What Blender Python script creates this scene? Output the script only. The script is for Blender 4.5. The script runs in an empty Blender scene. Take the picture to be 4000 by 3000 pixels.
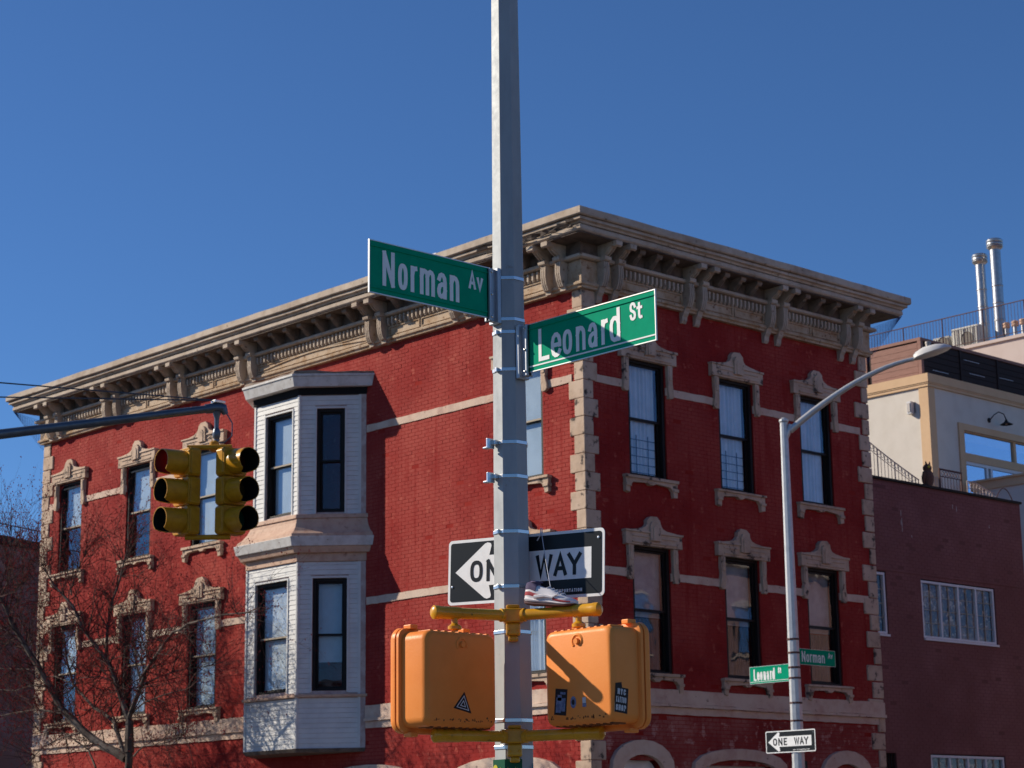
import bpy, bmesh, math, random
from math import radians as R, sin, cos, pi
from mathutils import Vector, Matrix
random.seed(7)
SC = bpy.context.scene
COL = SC.collection

# ------------------------------------------------------------------ camera
cam_d = bpy.data.cameras.new('camera'); cam = bpy.data.objects.new('camera', cam_d); COL.objects.link(cam)
yaw, pitch, roll = R(47.0696), R(12.844), R(-0.7548)
f_ = Vector((cos(pitch)*cos(yaw), cos(pitch)*sin(yaw), sin(pitch)))
r_ = Vector((sin(yaw), -cos(yaw), 0)); u_ = r_.cross(f_)
r2 = cos(roll)*r_ + sin(roll)*u_; u2 = -sin(roll)*r_ + cos(roll)*u_
M3 = Matrix((r2, u2, -f_)).transposed()
cam.matrix_world = Matrix.Translation((0, 0, 1.6)) @ M3.to_4x4()
cam_d.sensor_width = 36; cam_d.lens = 36*7921.65/4000; cam_d.clip_start = .1; cam_d.clip_end = 2000
cam_d.dof.use_dof = True; cam_d.dof.focus_distance = 9.6; cam_d.dof.aperture_fstop = 11
SC.camera = cam
SC.render.resolution_x = 1024; SC.render.resolution_y = 768

# ------------------------------------------------------------------ sky and sun
SUN = Vector((-.62, 1.0, .63)).normalized()
elev = math.asin(SUN.z)
W = bpy.data.worlds.new('World'); SC.world = W; W.use_nodes = True
nt = W.node_tree; nt.nodes.clear()
wo = nt.nodes.new('ShaderNodeOutputWorld'); bg = nt.nodes.new('ShaderNodeBackground'); sk = nt.nodes.new('ShaderNodeTexSky')
sk.sky_type = 'NISHITA'; sk.sun_disc = False; sk.sun_elevation = elev
sk.sun_rotation = math.atan2(SUN.x, SUN.y)
sk.altitude = 1500; sk.air_density = 1.0; sk.dust_density = 0.0; sk.ozone_density = 10.0
bg.inputs[1].default_value = 0.09
nt.links.new(sk.outputs[0], bg.inputs[0]); nt.links.new(bg.outputs[0], wo.inputs[0])
sd = bpy.data.lights.new('sun', 'SUN'); sun = bpy.data.objects.new('sun', sd); COL.objects.link(sun)
sd.energy = 5.0; sd.angle = R(.53); sd.color = (1, .90, .74)
sun.rotation_euler = SUN.to_track_quat('Z', 'Y').to_euler()
sun.location = (0, 0, 60)
vs = SC.view_settings; vs.view_transform = 'Standard'; vs.look = 'None'; vs.exposure = 0.28; vs.gamma = 1; vs.use_curve_mapping = False

# ------------------------------------------------------------------ helpers
def tagc(o, label=None, cat=None, group=None, kind=None):
    if label: o['label'] = label
    if cat: o['category'] = cat
    if group: o['group'] = group
    if kind: o['kind'] = kind
    return o

class MB:
    """collects faces; build() links them as one mesh object"""
    def __init__(s): s.v = []; s.f = []
    def add(s, vs_, fs_):
        o = len(s.v); s.v += [tuple(v) for v in vs_]; s.f += [tuple(i+o for i in f) for f in fs_]; return s
    def box(s, a, b):
        x0, y0, z0 = [min(p, q) for p, q in zip(a, b)]; x1, y1, z1 = [max(p, q) for p, q in zip(a, b)]
        s.add([(x0,y0,z0),(x1,y0,z0),(x1,y1,z0),(x0,y1,z0),(x0,y0,z1),(x1,y0,z1),(x1,y1,z1),(x0,y1,z1)],
              [(0,3,2,1),(4,5,6,7),(0,1,5,4),(1,2,6,5),(2,3,7,6),(3,0,4,7)]); return s
    def prism(s, poly, fn, a, b):
        n = len(poly)
        s.add([fn(p, a) for p in poly]+[fn(p, b) for p in poly],
              [tuple(range(n))[::-1], tuple(range(n, 2*n))]+[(i, (i+1) % n, (i+1) % n+n, i+n) for i in range(n)]); return s
    def tube(s, pts, rad, n=8, caps=True):
        pts = [Vector(p) for p in pts]
        if not hasattr(rad, '__len__'): rad = [rad]*len(pts)
        vs_ = []; prev = None
        for i, p in enumerate(pts):
            t = (pts[min(i+1, len(pts)-1)]-pts[max(i-1, 0)]).normalized()
            if prev is None:
                a = Vector((0, 0, 1)) if abs(t.z) < .9 else Vector((1, 0, 0)); x = t.cross(a).normalized()
            else:
                x = prev-t*prev.dot(t)
                x = x.normalized() if x.length > 1e-6 else t.orthogonal().normalized()
            prev = x; y = t.cross(x)
            for k in range(n):
                a = 2*pi*(k+.5)/n; vs_.append(p+(x*cos(a)+y*sin(a))*rad[i])
        fs = []
        for i in range(len(pts)-1):
            for k in range(n):
                k2 = (k+1) % n; fs.append((i*n+k, i*n+k2, (i+1)*n+k2, (i+1)*n+k))
        if caps: fs += [tuple(range(n))[::-1], tuple(range((len(pts)-1)*n, len(pts)*n))]
        s.add(vs_, fs); return s
    def cyl(s, p, q, r, n=16, r2=None): return s.tube([p, q], [r, r if r2 is None else r2], n)
    def lathe(s, prof, c, axis=(0, 0, 1), n=20):
        ax = Vector(axis).normalized(); c = Vector(c); x = ax.orthogonal().normalized(); y = ax.cross(x)
        vs_ = []
        for r, h in prof:
            for k in range(n):
                a = 2*pi*k/n; vs_.append(c+ax*h+(x*cos(a)+y*sin(a))*r)
        fs = [(i*n+k, i*n+(k+1) % n, (i+1)*n+(k+1) % n, (i+1)*n+k) for i in range(len(prof)-1) for k in range(n)]
        s.add(vs_, fs); return s
    def mesh(s, name, mats, smooth=False, bevel=0, fix=True):
        me = bpy.data.meshes.new(name); me.from_pydata([tuple(v) for v in s.v], [], s.f)
        if not isinstance(mats, (list, tuple)): mats = [mats]
        for m in mats: me.materials.append(m)
        if fix or bevel:
            bm = bmesh.new(); bm.from_mesh(me)
            if bevel:
                bmesh.ops.remove_doubles(bm, verts=bm.verts, dist=1e-5)
            bmesh.ops.recalc_face_normals(bm, faces=bm.faces)
            if bevel:
                eds = [e for e in bm.edges if len(e.link_faces) == 2 and e.calc_face_angle(0) > .5]
                bmesh.ops.bevel(bm, geom=eds, offset=bevel, segments=2, profile=.5, affect='EDGES', clamp_overlap=True)
            bm.to_mesh(me); bm.free()
        if smooth:
            pass
            for p in me.polygons: p.use_smooth = True
            try: me.set_sharp_from_angle(angle=R(40))
            except Exception: pass
        return me
    def build(s, name, mats, parent=None, smooth=False, bevel=0, fix=True, loc=None, rz=0):
        return place(name, s.mesh(name, mats, smooth, bevel, fix), parent, loc, rz)

def place(name, me, parent=None, loc=None, rz=0, scale=None):
    o = bpy.data.objects.new(name, me); COL.objects.link(o)
    if loc: o.location = loc
    if rz: o.rotation_euler.z = rz
    if scale: o.scale = scale
    if parent:
        o.parent = parent
        if parent.type == 'EMPTY':
            o.matrix_parent_inverse = root_matrix(parent).inverted()
    return o
def root_matrix(e):
    return Matrix.Translation(e.location) @ e.rotation_euler.to_matrix().to_4x4()
def thing(name, loc, label, cat, group=None):
    e = bpy.data.objects.new(name, None); COL.objects.link(e); e.location = loc; e.empty_display_size = .2
    return tagc(e, label, cat, group)

# ------------------------------------------------------------------ materials
def mat(name, base, rough=.7, metal=0, var=None, scale=3, bump=0, bscale=60, spots=None, spot_scale=6, spot_lo=.62, streak=None, zstretch=1, spec=.15, coat=0, detail=6):
    m = bpy.data.materials.new(name); m.use_nodes = True; n = m.node_tree.nodes; l = m.node_tree.links
    b = n['Principled BSDF']; b.inputs['Base Color'].default_value = (*base, 1); b.inputs['Roughness'].default_value = rough
    b.inputs['Metallic'].default_value = metal
    b.inputs['Specular IOR Level'].default_value = spec
    b.inputs['Coat Weight'].default_value = coat
    geo = n.new('ShaderNodeNewGeometry'); src = geo.outputs['Position']
    col = None
    def noise(sc, det=detail, zs=1):
        mp = n.new('ShaderNodeMapping'); mp.inputs['Scale'].default_value = (1, 1, zs); l.new(src, mp.inputs[0])
        t = n.new('ShaderNodeTexNoise'); t.inputs['Scale'].default_value = sc; t.inputs['Detail'].default_value = det; t.inputs['Roughness'].default_value = .62
        l.new(mp.outputs[0], t.inputs['Vector']); return t.outputs['Fac']
    def ramp(fac, a, bb):
        r = n.new('ShaderNodeMapRange'); r.inputs[1].default_value = a; r.inputs[2].default_value = bb; l.new(fac, r.inputs[0]); return r.outputs[0]
    def mix(fac, c1, c2):
        x = n.new('ShaderNodeMix'); x.data_type = 'RGBA'; l.new(fac, x.inputs[0])
        if isinstance(c1, tuple): x.inputs[6].default_value = (*c1, 1)
        else: l.new(c1, x.inputs[6])
        if isinstance(c2, tuple): x.inputs[7].default_value = (*c2, 1)
        else: l.new(c2, x.inputs[7])
        return x.outputs[2]
    if var:
        col = base
        if not isinstance(var[0], (list, tuple)): var = [var]
        for i, c in enumerate(var):
            col = mix(ramp(noise(scale*(1.0, .37, 2.3)[i % 3], zs=zstretch), .42, .64), col, tuple(c))
    if streak:
        col = mix(ramp(noise(5, zs=.08), .52, .72), col if col else base, tuple(streak))
    if spots:
        col = mix(ramp(noise(spot_scale, 8), spot_lo, spot_lo+.06), col if col else base, tuple(spots))
    if col and not isinstance(col, tuple): l.new(col, b.inputs['Base Color'])
    if var or spots:
        rr = n.new('ShaderNodeMapRange'); rr.inputs[3].default_value = max(rough-.12, .02); rr.inputs[4].default_value = min(rough+.12, 1); l.new(noise(scale*3), rr.inputs[0]); l.new(rr.outputs[0], b.inputs['Roughness'])
    if bump:
        bp = n.new('ShaderNodeBump'); bp.inputs['Strength'].default_value = 1; bp.inputs['Distance'].default_value = bump
        l.new(noise(bscale, 5), bp.inputs['Height']); l.new(bp.outputs[0], b.inputs['Normal'])
    m['b'] = 1
    return m

M = {}
M['paint_red'] = mat('painted_red_brick', (.275,.027,.024), .7, var=[(.215,.018,.017), (.34,.058,.046)], scale=1.3, spots=(.37,.075,.055), spot_scale=4.5, spot_lo=.60, bump=.005, bscale=35, streak=(.25,.018,.016), spec=.04)
M['paint_faded'] = mat('faded_painted_brick', (.27,.055,.048), .8, var=[(.36,.13,.11), (.22,.03,.028)], scale=1.8, spots=(.42,.20,.17), spot_scale=5, spot_lo=.56, bump=.005, bscale=35, spec=.04)
M['mortar_red'] = mat('painted_mortar', (.255,.020,.016), .8, var=(.30,.032,.024), scale=2, bump=.003, bscale=60, spec=.04)
M['stone'] = mat('weathered_stone', (.50,.36,.26), .85, var=[(.38,.27,.20), (.56,.42,.32)], scale=5, spots=(.09,.07,.06), spot_scale=5, spot_lo=.575, bump=.006, bscale=30)
M['stone2'] = mat('painted_stone_band', (.58,.42,.33), .85, var=[(.50,.32,.25), (.62,.48,.38)], scale=4, spots=(.25,.17,.14), spot_scale=9, spot_lo=.63, bump=.005, bscale=30)
M['cornice'] = mat('weathered_cornice_paint', (.43,.34,.265), .7, var=[(.33,.25,.19), (.50,.41,.33)], scale=4, spots=(.16,.10,.06), spot_scale=8, spot_lo=.63, bump=.004, bscale=40, streak=(.40,.31,.23))
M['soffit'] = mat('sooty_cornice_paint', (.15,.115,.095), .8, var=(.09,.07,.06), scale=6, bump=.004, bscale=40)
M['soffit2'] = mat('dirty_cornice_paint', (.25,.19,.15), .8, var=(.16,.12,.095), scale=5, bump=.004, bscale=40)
M['frieze'] = mat('rusty_frieze_paint', (.43,.31,.205), .75, var=[(.32,.19,.10), (.48,.37,.27)], scale=7, spots=(.18,.09,.05), spot_scale=11, spot_lo=.60, bump=.006, bscale=40)
M['frame'] = mat('black_brown_window_frame', (.018,.014,.013), .5)
M['rail_tan'] = mat('tan_window_rail', (.35,.29,.22), .6)
M['siding'] = mat('white_vinyl_siding', (.66,.65,.63), .55, var=(.58,.57,.56), scale=3, spots=(.5,.47,.44), spot_scale=10, spot_lo=.68)
M['siding_edge'] = mat('brick_reflection_siding', (.42,.30,.27), .7, var=(.55,.45,.42), scale=6)  # white trim tinted with the brick wall's reflection, painted into the colour
M['gutter'] = mat('white_gutter_metal', (.62,.60,.58), .45, var=(.5,.47,.44), scale=6, spots=(.22,.14,.11), spot_scale=9, spot_lo=.64)
M['skirt'] = mat('tan_sheet_metal', (.56,.38,.28), .7, var=(.48,.30,.22), scale=6, spots=(.3,.17,.12), spot_scale=12, spot_lo=.63, bump=.008, bscale=14)
M['tar'] = mat('tar_and_shade_black', (.012,.012,.013), .8, bump=.01, bscale=20)
M['curtain'] = mat('white_curtain', (.78,.78,.78), .9, var=(.66,.66,.66), scale=3)
M['shade'] = mat('grey_window_shade', (.48,.48,.49), .9, var=(.32,.32,.33), scale=2)
M['blind'] = mat('pale_roller_blind', (.60,.65,.68), .9, var=(.52,.57,.60), scale=2)
M['room2'] = mat('dim_curtain', (.12,.12,.125), .9, var=(.07,.07,.07), scale=2)
M['room'] = mat('dark_room', (.03,.03,.032), .9)
M['iron'] = mat('black_iron', (.02,.02,.022), .5, metal=.3)
M['galv'] = mat('galvanised_steel', (.33,.345,.36), .6, metal=.3, var=[(.27,.285,.30), (.37,.385,.395)], scale=9, zstretch=.25, spots=(.25,.22,.2), spot_scale=14, spot_lo=.68)
M['galv_lamp'] = mat('lamp_post_steel', (.55,.55,.55), .4, metal=.5, var=(.48,.48,.48), scale=9)
M['band'] = mat('stainless_band', (.62,.61,.60), .25, metal=.95)
M['bracket'] = mat('cast_aluminium', (.42,.43,.46), .42, metal=.6, var=(.36,.37,.4), scale=20)
M['green'] = mat('street_sign_green', (.004,.30,.165), .5, var=(.004,.27,.15), scale=14, spec=.01)
M['white_sheet'] = mat('white_sign_sheeting', (.80,.80,.80), .5, var=(.74,.74,.74), scale=18)
M['black_sheet'] = mat('black_sign_sheeting', (.012,.014,.017), .35)
M['sign_edge'] = mat('sign_edge_metal', (.6,.6,.58), .35, metal=.5)
M['yellow'] = mat('yellow_signal_enamel', (.50,.24,.012), .33, var=(.42,.19,.010), scale=14, spots=(.22,.12,.03), spot_scale=22, spot_lo=.66, coat=.15)
M['yellow2'] = mat('yellow_mast_enamel', (.62,.31,.02), .28, var=(.52,.25,.015), scale=8, spots=(.18,.11,.03), spot_scale=16, spot_lo=.66, coat=.25)
M['orange'] = mat('orange_plastic', (.84,.26,.050), .42, var=[(.78,.23,.042), (.86,.29,.066)], scale=5, spots=(.45,.15,.05), spot_scale=17, spot_lo=.69, bump=.0006, bscale=120)
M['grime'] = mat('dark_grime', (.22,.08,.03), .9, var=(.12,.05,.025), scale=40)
M['black_in'] = mat('visor_black', (.014,.014,.014), .6)
M['asphalt'] = mat('asphalt', (.055,.055,.058), .9, var=(.045,.045,.047), scale=1.5, bump=.01, bscale=90)
M['walk'] = mat('sidewalk_concrete', (.15,.145,.135), .9, var=(.12,.115,.11), scale=.8, bump=.004, bscale=50)
M['kerb'] = mat('kerb_stone', (.38,.37,.36), .85, var=(.3,.29,.28), scale=4)
M['roadpaint'] = mat('road_paint', (.75,.75,.73), .8, var=(.5,.5,.48), scale=6)
M['brown'] = mat('brown_painted_brick', (.20,.078,.076), .75, var=[(.235,.10,.098), (.165,.06,.058)], scale=1.1, bump=.002, bscale=40)
M['brown_m'] = mat('brown_mortar', (.15,.06,.058), .85)
M['stain'] = mat('white_bird_stain', (.5,.48,.46), .9)
M['coping'] = mat('tar_coping', (.03,.028,.027), .8, bump=.006, bscale=20)
M['pvc'] = mat('white_window_frame', (.66,.67,.70), .4)
M['stucco'] = mat('cream_stucco', (.64,.58,.51), .9, var=(.60,.54,.47), scale=2, bump=.003, bscale=80)
M['stucco_trim'] = mat('peach_stucco_trim', (.64,.43,.26), .85, var=(.60,.40,.24), scale=2, bump=.002, bscale=60)
M['pinkwall'] = mat('pale_pink_stucco', (.55,.46,.42), .9, var=(.52,.43,.39), scale=2)
M['wood'] = mat('brown_cladding', (.30,.16,.125), .7, var=(.26,.135,.105), scale=4, zstretch=6)
M['darkwood'] = mat('dark_slats', (.035,.022,.02), .7)
M['flue'] = mat('stainless_flue', (.42,.42,.43), .38, metal=.9, var=(.34,.34,.35), scale=10)
M['ac'] = mat('beige_ac_casing', (.55,.53,.48), .6)
M['ac_grille'] = mat('ac_grille', (.16,.14,.12), .6)
M['railbrown'] = mat('rusty_brown_rail', (.10,.05,.045), .6)
M['railwhite'] = mat('pale_pink_iron', (.50,.40,.36), .6)
M['owl'] = mat('brown_plastic_owl', (.16,.085,.06), .6, var=(.10,.05,.04), scale=30)
M['darkbrick'] = mat('dark_brick_far', (.24,.10,.075), .85, var=[(.32,.16,.14), (.22,.10,.09)], scale=.6, bump=.004, bscale=30)
M['bark'] = mat('grey_bark', (.075,.055,.045), .9, var=[(.045,.03,.026), (.14,.115,.10)], scale=9, zstretch=.5, bump=.006, bscale=50)
M['twig'] = mat('dark_twig', (.06,.028,.024), .85)
M['bud'] = mat('red_bud', (.42,.045,.035), .6)
M['shoe_white'] = mat('white_leather', (.70,.67,.68), .5)
M['shoe_red'] = mat('dusty_red_suede', (.36,.06,.07), .75)
M['shoe_dark'] = mat('purple_grey_mesh', (.10,.08,.14), .8)
M['shoe_sole'] = mat('dirty_sole', (.12,.07,.07), .8)
M['lace'] = mat('grey_lace', (.5,.5,.55), .8)
M['cable'] = mat('steel_cable', (.10,.11,.13), .4, metal=.5)
M['arm_blue'] = mat('weathered_steel_arm', (.13,.15,.18), .35, metal=.6, var=(.1,.12,.15), scale=6)
M['sticker_dk'] = mat('dark_sticker', (.02,.02,.022), .5)
M['sticker_blue'] = mat('blue_grey_sticker', (.10,.13,.22), .5, var=(.22,.26,.38), scale=60)
M['sticker_w'] = mat('sticker_white', (.55,.55,.56), .5)
M['dkgreen'] = mat('dark_green_enamel', (.01,.09,.045), .4)
M['yel_print'] = mat('yellow_print', (.55,.50,.05), .5)
M['teal'] = mat('teal_paint', (.01,.16,.22), .5)
M['net'] = mat('blue_netting', (.06,.10,.25), .8)
M['roofwhite'] = mat('white_roof_flashing', (.8,.8,.8), .5)
M['lampwhite'] = mat('luminaire_grey', (.60,.58,.57), .4)
M['fixture'] = mat('wall_lamp_metal', (.30,.27,.25), .4, metal=.5)

def glass(name, fac=.30, tint=(.8,.86,.92), rcol=(.85,.9,1), mul=.6):
    m = bpy.data.materials.new(name); m.use_nodes = True; n = m.node_tree.nodes; l = m.node_tree.links; n.clear()
    o = n.new('ShaderNodeOutputMaterial'); t = n.new('ShaderNodeBsdfTransparent'); g = n.new('ShaderNodeBsdfGlossy'); x = n.new('ShaderNodeMixShader')
    t.inputs[0].default_value = (*tint, 1); g.inputs[0].default_value = (*rcol, 1); g.inputs['Roughness'].default_value = .015
    lw = n.new('ShaderNodeLayerWeight')
    pw0 = n.new('ShaderNodeMath'); pw0.operation = 'POWER'; pw0.inputs[1].default_value = 2.5; l.new(lw.outputs['Facing'], pw0.inputs[0]); pw = n.new('ShaderNodeMath'); pw.operation = 'MULTIPLY'; pw.inputs[1].default_value = mul; l.new(pw0.outputs[0], pw.inputs[0])
    ad = n.new('ShaderNodeMath'); ad.operation = 'ADD'; ad.inputs[1].default_value = fac; ad.use_clamp = True
    tc = n.new('ShaderNodeNewGeometry'); nz = n.new('ShaderNodeTexNoise'); nz.inputs['Scale'].default_value = 1.3; l.new(tc.outputs['Position'], nz.inputs['Vector'])
    bp = n.new('ShaderNodeBump'); bp.inputs['Distance'].default_value = .004; l.new(nz.outputs['Fac'], bp.inputs['Height']); l.new(bp.outputs[0], g.inputs['Normal'])
    l.new(pw.outputs[0], ad.inputs[0]); l.new(ad.outputs[0], x.inputs[0]); l.new(t.outputs[0], x.inputs[1]); l.new(g.outputs[0], x.inputs[2]); l.new(x.outputs[0], o.inputs[0])
    return m
M['glass'] = glass('window_glass', .035, (.9,.93,.95), mul=.42)
M['glass_r'] = glass('strong_reflective_glass', .5)

def emis(name, col, st):
    m = bpy.data.materials.new(name); m.use_nodes = True; b = m.node_tree.nodes['Principled BSDF']
    b.inputs['Base Color'].default_value = (*col, 1); b.inputs['Emission Color'].default_value = (*col, 1); b.inputs['Emission Strength'].default_value = st; return m
M['lens_red'] = emis('lit_red_lens', (.9,.008,.008), 3.0)
M['lens_off_y'] = mat('amber_lens_off', (.06,.035,.01), .2)
M['lens_off_g'] = mat('green_lens_off', (.005,.05,.03), .2)
M['lens_off_r'] = mat('red_lens_off', (.05,.005,.005), .2)

c = 26.25; UR = 8.65; UL = 19.75   # corner of the red building, its two facade lengths

# ------------------------------------------------------------------ ground
def sheet(name, x0, y0, x1, y1, z, m, th=None):
    mb = MB()
    if th: mb.box((x0, y0, z-th), (x1, y1, z))
    else: mb.add([(x0,y0,z),(x1,y0,z),(x1,y1,z),(x0,y1,z)], [(0,1,2,3)])
    return tagc(mb.build(name, m), kind='structure')
sheet('ground', -900, -900, 900, 900, -.01, M['walk'])
sheet('road', -200, 8.5, 200, 22.0, -.004, M['asphalt'])
sheet('road', 8.5, -200, 22.0, 200, 0, M['asphalt'])
for (x0, y0, x1, y1) in ((22.15, 22.15, 120, 120), (22.15, -120, 120, 8.35), (-120, -120, 8.35, 8.35), (-120, 22.15, 8.35, 120)):
    sheet('pavement', x0, y0, x1, y1, .13, M['walk'], .135)
    k = MB()
    sx = x0 if x0 > 0 else x1; sy = y0 if abs(y0) < 100 else y1
    dx = -.15 if x0 > 0 else .15; dy = -.15 if y0 > 0 else .15
    k.box((min(x0, x0 if x0 > 0 else x0), sy, -.01), (x1, sy+dy, .145)); k.box((sx, min(y0, sy+dy), -.01), (sx+dx, max(y1, sy+dy), .147))
    tagc(k.build('kerb', M['kerb']), kind='structure')
for i in range(9):
    sheet('crosswalk_stripe', 9.2+i*1.4, 6.0, 9.8+i*1.4, 8.2, .006, M['roadpaint'])
    sheet('crosswalk_stripe', 6.0, 9.2+i*1.4, 8.2, 9.8+i*1.4, .006, M['roadpaint'])

# ------------------------------------------------------------------ red corner building
# facade frames: (u along the wall, w outward, z up) -> world
def FR(u, w, z): return (c+u, c-w, z)
def FL(u, w, z): return (c-w, c+u, z)
def fbox(mb, F, u0, u1, w0, w1, z0, z1): return mb.box(F(u0, w0, z0), F(u1, w1, z1))

B = thing('brick_corner_building', (c, c, 0), 'red painted brick corner building with ornate tan cornice and white bay windows', 'building')
WZ = ((8.44, 10.74), (4.72, 7.12))
winR = [(1.2, 2.24), (3.8, 4.84), (6.34, 7.38)]
winL = [(1.12, 2.2), (11.86, 12.98), (14.7, 15.78), (17.84, 18.92)]
archR = [(.72, 1.85, 3.12), (2.9, 5.15, 3.08), (6.75, 7.85, 3.05)]
archL = [(.95, 3.55, 2.95), (5.1, 7.6, 2.95)]
opR = [(a, b, z0, z1) for a, b in winR for z0, z1 in WZ] + [(a, b, .6, z) for a, b, z in archR]
opL = [(a, b, z0, z1) for a, b in winL for z0, z1 in WZ] + [(a, b, .6, z) for a, b, z in archL]

def wall(F, U0, U1, Z0, Z1, ops, m, parent, w=-.0029, th=.34, name='wall'):
    mb = MB()
    us = sorted({U0, U1}|{o[0] for o in ops}|{o[1] for o in ops}); zs = sorted({Z0, Z1}|{o[2] for o in ops}|{o[3] for o in ops})
    for i in range(len(us)-1):
        for j in range(len(zs)-1):
            um, zm = (us[i]+us[i+1])/2, (zs[j]+zs[j+1])/2
            if any(o[0] < um < o[1] and o[2] < zm < o[3] for o in ops): continue
            for ww in (w, w-th):
                mb.add([F(us[i], ww, zs[j]), F(us[i+1], ww, zs[j]), F(us[i+1], ww, zs[j+1]), F(us[i], ww, zs[j+1])], [(0,1,2,3)])
    for a, b, z0, z1 in ops:
        mb.add([F(a,w,z0),F(b,w,z0),F(b,w,z1),F(a,w,z1),F(a,w-th,z0),F(b,w-th,z0),F(b,w-th,z1),F(a,w-th,z1)], [(0,1,5,4),(1,2,6,5),(2,3,7,6),(3,0,4,7)])
    return mb.build(name, m, parent, fix=False)

def bricks(F, U0, U1, Z0, Z1, ops, m, parent, keep, w=0, bh=.068, joint=.0072, L=.206, d=.005, name='brick', seed=3, rmax=300):
    """courses of separate bricks; the 300 that show largest are parts, the rest one part of stuff"""
    rnd = random.Random(seed); rest = MB(); singles = []
    z = Z0; row = 0
    while z+bh < Z1:
        u = U0-(L/2 if row % 2 else 0)-rnd.random()*.02
        while u < U1:
            a, b = max(u, U0), min(u+L, U1)
            u += L+joint
            if b-a < .02: continue
            segs = [(a, b)]
            for o in ops:
                if o[2] < z+bh/2 < o[3]:
                    ns = []
                    for s0, s1 in segs:
                        if s1 <= o[0] or s0 >= o[1]: ns.append((s0, s1))
                        else:
                            if s0 < o[0]: ns.append((s0, o[0]))
                            if s1 > o[1]: ns.append((o[1], s1))
                    segs = ns
            for s0, s1 in segs:
                if s1-s0 < .02: continue
                p = w+rnd.uniform(-.0016, .0016)+(.0025 if rnd.random() < .03 else 0)
                if rnd.random() < .01: p -= .004
                t0, t1 = rnd.uniform(-.0015, .0015), rnd.uniform(-.0015, .0015)
                vv = [F(s0,p-d,z),F(s1,p-d,z),F(s1,p-d,z+bh),F(s0,p-d,z+bh),F(s0+.003,p,z+.002+t0),F(s1-.003,p,z+.002+t1),F(s1-.003,p,z+bh-.003+t1),F(s0+.003,p,z+bh-.003+t0)]
                ff = [(4,5,6,7),(0,1,5,4),(1,2,6,5),(2,3,7,6),(3,0,4,7)]
                if len(singles) < rmax and keep(s0, z): singles.append((s0, s1, p, z))
                else: rest.add(vv, ff)
        z += bh+joint; row += 1
    rest_o = rest.build('brick_courses', m, parent, fix=False); rest_o['kind'] = 'stuff'
    bm_ = {}
    for s0, s1, p, z in singles:
        k = round(s1-s0, 2)
        if k not in bm_:
            b = MB(); h = k/2
            b.add([(-h,d,0),(h,d,0),(h,d,bh),(-h,d,bh),(-h+.003,0,.003),(h-.003,0,.003),(h-.003,0,bh-.003),(-h+.003,0,bh-.003)], [(4,5,6,7),(0,1,5,4),(1,2,6,5),(2,3,7,6),(3,0,4,7)])
            bm_[k] = b.mesh(name, m, fix=False)
        place(name, bm_[k], parent, F((s0+s1)/2, p, z), 0 if F in (FR, FB) else -pi/2)
FB = lambda u, w, z: (34.9+u, 26.42-w, z)     # brown neighbour
wall(FR, 0, UR, 0, 12.5, opR, M['mortar_red'], B)
wall(FL, .34, UL, 0, 12.5, opL, M['mortar_red'], B)
bk = MB(); bk.box((c+UR-.3, c+.34, 0), (c+UR, c+UL, 12.5)); bk.box((c+.34, c+UL-.3, 0), (c+UR-.3, c+UL-.002, 12.5))
bk.build('wall', M['mortar_red'], B)
MB().box((c-.1, c-.1, 12.78), (c+UR+.05, c+UL+.05, 12.9)).build('roof', M['tar'], B)
MB().box((c+.36, c+.36, 7.6), (c+UR-.32, c+UL-.32, 7.9)).build('floor_slab', M['room'], B)
MB().box((c+1.9, c+1.9, 0), (c+UR-1.0, c+UL-1.0, 12.4)).build('inner_wall', M['room'], B)
bricks(FR, .01, UR-.01, 3.985, 12.0, opR, M['paint_red'], B, lambda u, z: False, seed=5)
bricks(FR, .01, UR-.01, 2.3, 3.98, opR, M['paint_faded'], B, lambda u, z: False, seed=15)
bricks(FL, .01, UL-.01, 2.3, 12.0, opL, M['paint_red'], B, lambda u, z: .3 < u < 1.12 and 6.4 < z < 11.9, seed=6)

# quoins
rnd = random.Random(2)
z = 2.4; i = 0; qh = .352
while z < 11.85:
    h = min(qh, 11.9-z)-.008
    a, b = (.38, .235) if i % 2 else (.235, .36)
    a += rnd.uniform(-.015, .015); b += rnd.uniform(-.015, .015); pr = .026+rnd.uniform(-.004, .006)
    q = MB(); q.box((c-pr, c-pr, z), (c+b, c+a, z+h)); q.build('quoin', M['stone'], B, bevel=.012)
    # far right corner: ragged irregular edge stones
    b2 = (.40 if i % 2 else .24)+rnd.uniform(-.08, .08)
    q = MB(); q.box((c+UR-b2, c-pr-.01, z+rnd.uniform(0,.02)), (c+UR+.03+rnd.uniform(-.02, .02), c+.3, z+h)); q.build('quoin', M['stone'], B, bevel=.02)
    a2 = (.5 if i % 2 else .34)+rnd.uniform(-.05, .05)
    q = MB(); q.box((c-pr-.005, c+UL-a2, z), (c+.3, c+UL+.03+rnd.uniform(-.012, .012), z+h)); q.build('quoin', M['stone'], B, bevel=.02)
    z += qh; i += 1

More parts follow.
